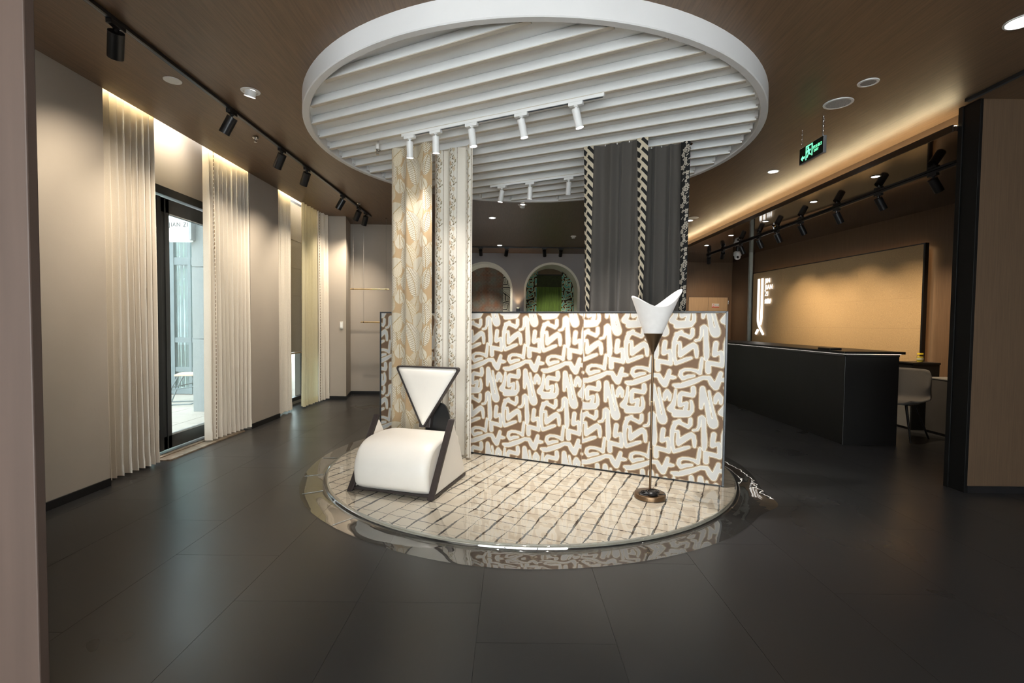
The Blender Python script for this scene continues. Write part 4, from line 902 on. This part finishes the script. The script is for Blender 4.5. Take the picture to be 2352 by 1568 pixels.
MB().obox((-.03, .52, .40), (.10, 0, 0), (0, .08, .0), (0, .03, .16)).build('bracket', dark_wood, ch, bevel=.004)

# ================================================================== FLOOR LAMP
lp = thing('floor_lamp', 'bronze floor lamp with a white flared paper cone shade', 'floor lamp', (1.035, 3.545, .031))
MB().lathe([(.001, .034), (.106, .034), (.112, .031), (.114, .024), (.114, .002), (.001, .002)], 56).build('base', bronze, lp, smooth=True, fix=False)
MB().cyl((0, 0, .032), (0, 0, 1.075), .0085, n=20).build('pole', bronze, lp, smooth=True)
for z in (.36, .71): MB().cyl((0, 0, z), (0, 0, z+.004), .0095, n=20).build('joint', brass, lp)
MB().lathe([(.009, 1.06), (.011, 1.075), (.068, 1.212), (.066, 1.214), (.001, 1.20)], 40).build('holder', bronze, lp, smooth=True, fix=False)
th = np.linspace(0, 2*pi, 96, endpoint=False); rows = []
for q in np.linspace(0, 1, 22):
    horn = np.abs(np.cos(th-.12))**2.4; rt = .5+.5*np.tanh(3*np.cos(th-.12)); tip = 1.405+(.080+.045*rt)*horn+.012*rt*horn**2
    z = 1.213+(tip-1.213)*q; r = .066+(z-1.213)*(.355+.055*rt)+.006*q*horn*rt
    rows.append(np.stack([r*np.cos(th)*1.0, r*np.sin(th)*.90, z], -1))
Ps = np.array(rows); Pin = Ps[::-1].copy(); Pin[..., 0] *= .985; Pin[..., 1] *= .985
grid_mesh('shade', np.concatenate([Ps, Pin], 0), paper, lp, wrap=True)
cb_ = MB(); rg = np.random.default_rng(9)
for k in range(4):
    pts = []
    for i in range(70):
        a = i*.42+k*1.7; r = .030+.022*sin(i*.37+k); pts.append((-.035+r*cos(a)*1.1+.012*k, -.035+r*sin(a)*.75, .040+.006*k+.004*sin(i*.9)))
    cb_.tube(pts, .0026, 6)
cb_.tube([(-.03+.012*i, -.05+.01*sin(i*.8), .045+.010*sin(i*.5)) for i in range(12)], .0026, 6)
cord = cb_.build('power_cord', black_gloss, None, smooth=True, fix=False); tag(cord, 'bundle of thin black cord lying on the bronze lamp base', 'cord'); cord.location = (1.035, 3.545, .031)
foot_sw = MB().lathe([(.001, 0), (.034, .0), (.040, .010), (.034, .022), (.018, .029), (.001, .031)], 24).build('foot_switch', black_gloss, cord, smooth=True, fix=False); foot_sw.location = (.0, -.06, .0355)
foot_sw['label'] = 'domed black foot switch on the cord'
# small cream shade seen behind the screen
l2 = thing('floor_lamp', 'lamp with a tilted cream shade with black rims, behind the patterned screen', 'floor lamp', (1.455, 4.55, 0))
MB().lathe([(.001, .02), (.12, .02), (.125, .012), (.125, 0), (.001, 0)], 32).build('base', black_metal, l2, smooth=True, fix=False)
MB().cyl((0, 0, .02), (0, 0, 1.38), .009, n=12).build('pole', black_metal, l2)
sh = MB().cyl((0, 0, 1.36), (.045, 0, 1.525), .075, .112, n=40, caps=False).build('shade', cloth_mat('cream_shade', (.62, .55, .38), .3), l2, smooth=True)
MB().cyl((-.0005, 0, 1.358), (.0015, 0, 1.364), .0765, n=40, caps=False).cyl((.0435, 0, 1.522), (.046, 0, 1.529), .1132, n=40, caps=False).build('rim', black_metal, sh)
MB().tube([(0, 0, 1.37), (.06, 0, 1.40), (.04, 0, 1.47)], .003, 6).build('carrier', black_metal, sh)

# ================================================================== RECEPTION
ct = thing('reception_counter', 'long black reception counter with a thin glossy top', 'counter', (3.69, 5.34, 0))
MB().box(0, .60, 0, 5.2, 0, .985).build('body', pm('counter_black', (.009, .0085, .008), .42, ns=2, amt=.2, bump=.05, bscale=6), ct, bevel=.003)
MB().box(-.008, .004, -.006, 5.2, .985, 1.005).box(-.008, .60, -.006, .004, .985, 1.005).build('lip', black_gloss, ct)
MB().box(-.035, .64, -.035, 5.25, 1.012, 1.040).build('worktop', MATS['counter_black'], ct, bevel=.002)
MB().box(-.026, -.012, -.02, 5.2, 1.0108, 1.0118).box(-.026, .60, -.026, -.012, 1.0108, 1.0118).build('light_strip', emit('led_counter', (1, .93, .8), 3.5), ct)
tb = MB().box(3.70, 3.84, 5.62, 5.84, 1.040, 1.062).build('tablet', black_metal, bevel=.004); tag(tb, 'small flat black device lying on the reception counter', 'device')
MB().box(3.705, 3.835, 5.625, 5.835, 1.062, 1.0632).build('glass', black_gloss, tb)
# feature panel with the lit logo
pt = Vector((.0957, -1, 0)).normalized(); pn = Vector((-1, -.0957, 0)).normalized(); pO = Vector((RX(10.33), 10.33, 0))
PLn = 3.85
gold = pm('gold_grasscloth', (.50, .335, .165), .55, ns=70, amt=.16, stretch=(1, 1, 3.5), bump=.35, bscale=160, detail=3)
fp = thing('feature_panel', 'large gold textured wall panel with black edge behind the counter', 'wall panel', tuple(pO))
zt0, zt1 = .07, 2.43
rows_ = [zt0, .46, .88, 1.30, 1.72, 2.12, zt1]
xs_ = [0, .92, 1.84, 2.76, PLn]
for r_i in range(len(rows_)-1):
    for c_i in range(len(xs_)-1):
        a, b_ = xs_[c_i], xs_[c_i+1]; za, zb = rows_[r_i], rows_[r_i+1]
        MB().obox(pt*(a+.0004)+Vector((0, 0, za+.0004)), pt*(b_-a-.0008), -pn*.02, (0, 0, zb-za-.0008)).build('sheet', gold, fp)
MB().obox(pt*0-pn*.018+Vector((0, 0, zt0)), pt*PLn, -pn*.035, (0, 0, zt1-zt0)).build('core', black_metal, fp)
MB().obox(pt*(-.02)+pn*.006+Vector((0, 0, zt1)), pt*(PLn+.045), -pn*.055, (0, 0, .014)).obox(pt*PLn+pn*.006+Vector((0, 0, zt0)), pt*.025, -pn*.055, (0, 0, zt1-zt0)).obox(pt*(-.02)+pn*.006+Vector((0, 0, zt0)), pt*.02, -pn*.055, (0, 0, zt1-zt0)).build('frame', black_gloss, fp)
glow_b = emit('led_back', (1.0, .70, .38), 3)
MB().obox(pt*.05-pn*.062+Vector((0, 0, zt1-.03)), pt*(PLn-.1), -pn*.012, (0, 0, .012)).build('light_strip', glow_b, fp)
MB().obox(pt*(PLn-.02)-pn*.062+Vector((0, 0, .1)), pt*.012, -pn*.012, (0, 0, zt1-.15)).build('light_strip', glow_b, fp)
# pale post at the panel's far end
struct(MB().box(5.10, 5.16, 10.44, 10.50, 0, 2.93).build('trim_7', pm('post_pale', (.42, .45, .40), .5)), 'narrow pale post at the far end of the gold panel')
logo_m = emit('logo_white', (1, .98, .95), 1.0)
lg = thing('illuminated_logo', 'glowing white scissors logo with lettering on the gold panel', 'sign', tuple(pO))
def rib(path, w, name='stroke'):
    L_ = [Vector(p) for p in path]; a, b_ = [], []
    for i, p in enumerate(L_):
        d = (L_[min(i+1, len(L_)-1)]-L_[max(i-1, 0)]).normalized(); n = Vector((-d.y, d.x))*w/2; a.append(p+n); b_.append(p-n)
    mb = MB()
    def W3(q, dep): return pt*q.x+Vector((0, 0, q.y))+pn*dep
    k = len(L_); vs = [W3(q, .004) for q in a]+[W3(q, .004) for q in b_]+[W3(q, .030) for q in a]+[W3(q, .030) for q in b_]
    fs = []
    for i in range(k-1): fs += [(i, i+1, k+i+1, k+i), (2*k+i, 3*k+i, 3*k+i+1, 2*k+i+1), (i, 2*k+i, 2*k+i+1, i+1), (k+i, k+i+1, 3*k+i+1, 3*k+i)]
    fs += [(0, k, 3*k, 2*k), (k-1, 3*k-1, 4*k-1, 2*k-1)]
    mb.add(vs, fs).build(name, logo_m, lg)
rib([(.225, 2.295), (.225, 1.50), (.228, 1.44), (.238, 1.39), (.262, 1.33), (.42, 1.145)], .036)
rib([(.345, 2.30), (.345, 1.50), (.340, 1.44), (.325, 1.385), (.305, 1.345)], .036)
rib([(.238, 1.245), (.165, 1.155)], .040)
for body_, z, sz in (('JIN', 2.195, .132), ('JIAN', 2.063, .132), ('ZI', 1.930, .132)):
    text_mesh('lettering', body_, sz, .004, logo_m, lg, tuple(pt*.445+pn*.020+Vector((0, 0, z))), tuple(pt), (0, 0, 1), .86, .0)
text_mesh('lettering', '金剪子', .105, .008, logo_m, lg, tuple(pt*.445+pn*.018+Vector((0, 0, 1.785))), tuple(pt), (0, 0, 1), .62, .001)
# small door notice
ns_ = thing('door_notice', 'small white and red notice on the flush wood door', 'sign', (5.09, YB-.012, 1.80))
MB().box(-.09, .09, -.002, .002, 0, .072).build('plate', white_metal, ns_); MB().box(-.09, .09, -.0035, .002, -.022, 0).build('band', pm('notice_red', (.48, .03, .02), .5), ns_)
MB().lathe([(.016, 0), (.026, 0)], 20).cyl((0, 0, 0), (0, 0, .001), .008, n=10).build('symbol', MATS['notice_red'], ns_, fix=False).matrix_local = Matrix.Translation((-.052, -.004, .036)) @ Matrix.Rotation(pi/2, 4, 'X')
text_mesh('lettering', '财务室', .038, .001, black_metal, ns_, (-.020, -.003, .022), (1, 0, 0), (0, 0, 1))
# chair behind the counter
sc_ = thing('desk_chair', 'grey shell chair with black legs at the end of the counter', 'chair', (4.63, 5.74, 0), radians(-62))
def shell():
    R_, C_ = 26, 22; P = np.zeros((R_, C_, 3))
    for i in range(R_):
        q = i/(R_-1)
        for j in range(C_):
            s_ = (j/(C_-1))*2-1
            if q < .42: k = q/.42; y = -.22+.36*k; z = .435-.012*sin(pi*k)+.0*k; w = .215+.01*k
            elif q < .6: k = (q-.42)/.18; y = .14+.075*sin(k*pi/2); z = .435+.075*(1-cos(k*pi/2)); w = .225
            else: k = (q-.6)/.4; y = .215+.045*k; z = .51+.31*k; w = .225-.02*k**3
            wr = w*(1-.10*max(0, (q-.9)/.1)**2 if q > .9 else 1)*(1-.06*(1-q/.08) if q < .08 else 1)
            P[i, j] = (s_*wr, y-.07*abs(s_)**2.5*(1 if q > .5 else 0)*min(1, (q-.5)/.2 if q > .5 else 0), z+.045*abs(s_)**3*(1 if q < .6 else max(0, 1-(q-.6)/.3))-.02*abs(s_)**4*(q > .9))
    return P
o_ = grid_mesh('shell', shell(), cloth_mat('chair_grey', (.12, .108, .095), 0, ws=200), sc_); md = o_.modifiers.new('solid', 'SOLIDIFY'); md.thickness = .022
MB().box(-.15, .15, -.13, .12, .405, .418).build('seat_frame', black_metal, sc_, bevel=.003)
for sx, sy in ((-1, -1), (1, -1), (-1, 1), (1, 1)):
    MB().cyl((sx*.11, sy*.10, .41), (sx*.215, sy*.215, .0), .015, .009, n=12).build('leg', black_metal, sc_)
# cabinets at the end
ca_ = thing('side_cabinet', 'tall black cabinet with a grey lower door beside the gold panel', 'cabinet', (5.12, 6.15, 0))
MB().box(0, .34, 0, .27, .0, .84).build('body', MATS['counter_black'], ca_, bevel=.004); MB().box(-.008, .348, -.008, .278, .84, .866).build('top', MATS['counter_black'], ca_, bevel=.006)
MB().box(-.012, 0, .015, .255, .03, .50).build('door', grey_plastic, ca_, bevel=.003); MB().box(-.012, 0, .015, .255, .70, .80).build('drawer', black_gloss, ca_, bevel=.003)
cb2 = thing('side_cabinet', 'low dark grey cabinet nearest the black post', 'cabinet', (5.22, 5.72, 0))
MB().box(0, .36, 0, .34, .03, .68).build('body', pm('cabinet_grey', (.07, .065, .06), .5), cb2, bevel=.004); MB().box(-.006, .366, -.006, .346, .68, .695).build('top', grey_plastic, cb2, bevel=.002); MB().box(.01, .35, .01, .33, 0, .03).build('plinth', black_metal, cb2)
jr = thing('jar', 'yellow-lidded glass jar of sweets on the black cabinet', 'jar', (5.28, 6.24, .866))
MB().lathe([(.001, .002), (.034, .002), (.038, .012), (.038, .075), (.030, .088), (.029, .100)], 28).build('glass', clear_mat('jar_glass', (.95, .95, .9), 1.5, .02), jr, smooth=True, fix=False)
MB().lathe([(.001, .006), (.033, .006), (.034, .072), (.001, .078)], 24).build('contents', pm('yellow_sweets', (.70, .55, .06), .5, ns=60, amt=.4), jr, smooth=True, fix=False)
MB().cyl((0, 0, .098), (0, 0, .118), .033, n=28).build('lid', pm('lid_yellow', (.85, .62, .03), .4), jr, smooth=True)
MB().lathe([(.0385, .030), (.0385, .055)], 28).build('label', pm('jar_label', (.55, .50, .30), .6), jr, fix=False)

# ================================================================== FAR NICHES
tw_ = thing('woven_hanging', 'dark woven crosshatch cloth hanging in the left arched niche', 'textile', (-1.35, YB+.72, 0))
def cross_mat():
    m, t, b, N, L = new_mat('crosshatch_cloth'); g = N('ShaderNodeTexCoord'); outs = []
    for ang, sc in ((.78, 24), (-.78, 24)):
        mp = N('ShaderNodeMapping'); mp.inputs['Rotation'].default_value = (0, ang, 0); L(g.outputs['Object'], mp.inputs[0])
        w = N('ShaderNodeTexWave'); w.bands_direction = 'X'; w.inputs['Scale'].default_value = sc/2; w.inputs['Distortion'].default_value = .2; L(mp.outputs[0], w.inputs[0])
        lt = N('ShaderNodeMath'); lt.operation = 'GREATER_THAN'; lt.inputs[1].default_value = .80; L(w.outputs['Fac'], lt.inputs[0]); outs.append(lt.outputs[0])
    mx = N('ShaderNodeMath'); mx.operation = 'MAXIMUM'; L(outs[0], mx.inputs[0]); L(outs[1], mx.inputs[1])
    n = N('ShaderNodeTexNoise'); n.inputs['Scale'].default_value = 4; L(g.outputs['Object'], n.inputs['Vector'])
    cr = N('ShaderNodeValToRGB'); e = cr.color_ramp.elements; e[0].position = .35; e[0].color = (.30, .30, .25, 1); e[1].position = .65; e[1].color = (.36, .17, .09, 1); L(n.outputs['Fac'], cr.inputs[0])
    mi = N('ShaderNodeMix'); mi.data_type = 'RGBA'; L(mx.outputs[0], mi.inputs['Factor']); mi.inputs['A'].default_value = (.035, .028, .025, 1); L(cr.outputs[0], mi.inputs['B']); L(mi.outputs['Result'], b.inputs['Base Color']); b.inputs['Roughness'].default_value = .8
    return m
grid_mesh('cloth', curtain_points((0, 0), (1.10, 0), .05, 2.86, 3, .012, du=.02, dz=.2, seed=4)[0], cross_mat(), tw_)
MB().cyl((-.02, 0, 2.86), (1.12, 0, 2.86), .012, n=10).build('rod', black_metal, tw_)
GEO = [[[0, .30, .014], [.22, .30, .014]], [[.0, .38, .010], [.16, .38, .010], [.16, .50, .010]], [[.22, .30, .014], [.32, .20, .014], [.32, .06, .014], [.44, -.02, .014]], [[.0, .22, .012], [.12, .10, .012], [.12, -.04, .012]],
       [[.10, .14, .010], [.24, .02, .010], [.24, -.12, .010]], [[.36, .34, .012], [.48, .44, .012], [.48, .56, .012]], [[.30, .42, .012], [.42, .30, .012], [.42, .16, .012], [.50, .16, .012]], [[.05, .46, .012], [.05, .56, .012], [.20, .60, .012]]]
def flat_cloth(name, label, x0, x1, y, z0, z1, field, tu, tz, m, cat='textile'):
    t = thing(name, label, cat, (x0, y, 0)); nu = int((x1-x0)/.01)+2; nz_ = int((z1-z0)/.01)+2
    U, Z = np.meshgrid(np.linspace(0, x1-x0, nu), np.linspace(z0, z1, nz_)); D = sample(field, U, Z, tu, tz)
    grid_mesh('cloth', np.stack([U, .008*np.sin(U*18), Z], -1), m, t, floats={'dist': D}); MB().cyl((0, 0, z1), (x1-x0, 0, z1), .012, n=10).build('rod', black_metal, t); return t
geo_m = sdf_mat('geometric_print', [(-9, (.012, .011, .010)), (.0, (.66, .63, .50)), (.022, (.25, .24, .21)), (.036, (.60, .58, .50))], rough=.8)
flat_cloth('patterned_hanging', 'black and cream geometric cloth at the right of the left niche', -.30, .0, YB+.76, .05, 2.80, strokes_field(GEO, .52, .66, .005), .52, .66, geo_m)
FS3 = FSQ
flat_cloth('patterned_hanging', 'black cloth with teal squiggles left of the green fringe', .30, .66, YB+.72, .05, 2.80, FSQ, TU, TZ, squiggle_teal)
flat_cloth('patterned_hanging', 'black cloth with teal squiggles right of the green fringe', 1.30, 1.70, YB+.72, .05, 2.80, FSQ, TU, TZ, squiggle_teal)
gf = thing('fringe_curtain', 'green fringed curtain hanging in the right arched niche', 'curtain', (.64, YB+.68, 0))
green_str = pm('green_fringe', (.12, .21, .02), .7, ns=60, amt=.5, stretch=(1, 1, .05)); green_dk = pm('green_top', (.035, .042, .012), .8, ns=20, amt=.2)
mb = MB(); x = 0
while x < .66:
    w = random.uniform(.003, .006); y = random.uniform(-.02, .02); mb.box(x, x+w, y, y+.004, random.uniform(.1, .16), 2.30); x += w+random.uniform(.001, .004)
fo = mb.build('fringe', green_str, gf, fix=False); fo['kind'] = 'stuff'
MB().box(0, .66, .021, .026, .1, 2.62).build('backing', green_dk, gf); MB().cyl((-.02, .02, 2.62), (.68, .02, 2.62), .012, n=10).build('rod', black_metal, gf)
# small uplight between the arches
ul = thing('uplight', 'small black uplight glowing between the two arches', 'wall light', (.14, YB-.10, 1.56))
MB().box(-.045, .045, -.045, .045, 0, .15).build('housing', black_metal, ul, bevel=.003); MB().box(-.012, .012, .04, .10, .04, .08).build('bracket', black_metal, ul)
MB().cyl((0, 0, .151), (0, 0, .153), .03, n=16).build('lens', emit('uplight_lens', (1, .75, .45), 6), ul)
spot_light(ul, (0, .02, .17), (0, .06, 1), 5, (1, .66, .38), radians(80), .9, .03)
# hanging brass rods and the switch
for lab, x0, x1, z, sx, y in (('upper brass rod hanging on thin cords before the beige far wall', -2.76, -2.10, 1.875, (-2.71, -2.15), 8.25), ('lower brass rod hanging left of the patterned screen', -2.60, -1.75, 1.315, (-2.55, -1.82), 8.30)):
    t = thing('hanging_rod', lab, 'hanging rod', (x0, y, z)); MB().cyl((0, 0, 0), (x1-x0, 0, 0), .0105, n=14).build('rod', brass, t, smooth=True)
    for s_ in sx:
        MB().cyl((s_-x0, 0, .01), (s_-x0, 0, CZ-z), .0022, n=6).build('cord', pm('steel_cord', (.25, .24, .22), .4), t); MB().cyl((s_-x0, 0, CZ-z-.022), (s_-x0, 0, CZ-z), .012, n=12).build('ceiling_stop', chrome, t); MB().cyl((s_-x0-.006, 0, 0), (s_-x0+.006, 0, 0), .013, n=12).build('clip', bronze, t)
sw = thing('wall_switch', 'white light switch on the beige corner pier', 'switch', (-2.875, 8.142, 1.20)); MB().box(-.026, .026, -.006, .008, 0, .12).build('plate', white_metal, sw, bevel=.004); MB().box(-.018, .018, -.010, -.006, .018, .102).build('rocker', white_lifted, sw, bevel=.002)
# ================================================================== OUTSIDE
paving = pm('paving_pale', (.33, .29, .25), .8, ns=4, amt=.10)
gr = struct(MB().box(-30, -3.62, -10, 40, -.12, -.03).build('ground', paving)); 
for i in range(12):
    for j in range(14):
        x0, y0 = -3.66-.6*(i+1), 3.2+.6*j
        MB().box(x0+.004, x0+.596, y0+.004, y0+.596, -.03, -.012).build('paver', paving, gr)
granite = pm('granite_grey', (.19, .205, .205), .7, ns=160, amt=.35, detail=2)
pc = struct(thing('pillar', 'speckled grey granite pillar outside the glazed door', None, (-4.63, 7.0, -.02)));
for a, b_ in ((0, 1.06), (1.068, 2.10), (2.108, 4.2)): MB().box(0, .95, 0, .6, a, b_).build('block', granite, pc, bevel=.003)
sg = thing('shop_sign', 'white lit sign box with thin grey lettering outside the door', 'sign', (-5.30, 6.92, 2.44))
MB().box(0, .70, 0, .12, 0, .47).build('box', emit('sign_white', (.9, .9, .9), .6), sg, bevel=.004); MB().box(.70, .735, -.02, .14, .02, .55).build('end_plate', pm('sign_steel', (.25, .26, .27), .4), sg)
text_mesh('lettering', 'JIN JIAN ZI', .092, .002, pm('letter_grey', (.03, .03, .03), .5), sg, (.685, -.004, .20), (1, 0, 0), (0, 0, 1), .86, 0., 'RIGHT')
gw = struct(thing('glass_front', 'grey framed glass front across the walkway outside', None, (-7.2, 8.6, 0)))
fg = pm('frame_grey', (.22, .28, .30), .5)
for x, w in ((0, .08), (1.10, .09), (1.44, .05), (1.90, .08), (2.4, .1)): MB().box(x, x+w, 0, .10, 0, 3.9).build('mullion', pm('frame_light', (.11, .14, .15), .5), gw)
for z, h in ((0, .10), (.40, .08), (.92, .09), (2.30, .13), (3.3, .1)): MB().box(0, 2.5, .01, .09, z, z+h).build('rail', MATS['frame_light'], gw)
mb = MB(); x = 1.16
while x < 1.44: mb.box(x, x+.022, .16+.02*sin(x*70), .18+.02*sin(x*70), .1, 3.7); x += .026
mb.build('blind', pm('drape_teal', (.03, .06, .065), .8, ns=6, amt=.3, stretch=(6, 1, .3)), gw)
MB().box(.05, 2.45, .04, .05, .05, 3.9).build('pane', clear_mat('far_glass', (.70, .84, .84), 1.5, .0, dirt=.12, bscale=2), gw)
st_ = thing('folding_stool', 'grey folding stool standing outside behind the door glass', 'stool', (-5.18, 7.52, -.012), radians(20))
stm = pm('stool_grey', (.12, .15, .16), .5)
for yy in (0, .34):
    MB().tube([(-.02, yy, .46), (-.10, yy, .30), (-.19, yy, .06), (-.20, yy, .012), (-.15, yy, .008), (.13, yy, .008), (.19, yy, .03), (.23, yy, .16), (.20, yy, .30), (.16, yy, .46)], .011, 8).build('leg', stm, st_, smooth=True)
MB().cyl((-.12, 0, .28), (.22, .34, .33), .008, n=8).cyl((-.12, 0, .24), (.21, 0, .29), .008, n=8).build('brace', stm, st_); MB().box(-.07, .24, -.03, .37, .455, .485).build('seat', pm('stool_seat', (.55, .42, .33), .6), st_, bevel=.006)
for k, (x, y, h, r) in enumerate(((-9.5, 12.5, 4.6, 1.5), (-12.0, 15.0, 5.2, 1.9), (-7.2, 14.2, 4.2, 1.2))):
    tr_ = thing('tree', ['leafy green tree beyond the glass front, nearest', 'leafy green tree farthest beyond the glass front', 'smaller green tree right of the others outside'][k], 'tree', (x, y, -.03), group='trees outside')
    MB().cyl((0, 0, 0), (0, 0, h*.5), .10, .06, n=10).build('trunk', pm('bark', (.16, .12, .09), .9), tr_)
    mb = MB()
    for i in range(700):
        a, b_, c = rng.normal(size=3); q = (a*a+b_*b_+c*c)**.5; rr = r*rng.uniform(.5, 1)**.5; p = Vector((a/q*rr, b_/q*rr, h*.65+c/q*rr*1.1)); d1 = Vector(rng.normal(size=3)).normalized()*.11; d2_ = d1.orthogonal().normalized()*.07
        mb.add([p-d1, p+d2_, p+d1, p-d2_], [(0, 1, 2, 3)])
    f_ = mb.build('foliage', pm('leaf_green', (.10, .20, .06), .6, ns=3, amt=.3), tr_, fix=False); f_['kind'] = 'stuff'
struct(MB().box(-22, -14, 10, 26, 0, 9).build('building', pm('facade_white', (.45, .47, .47), .8)), 'pale building far outside')
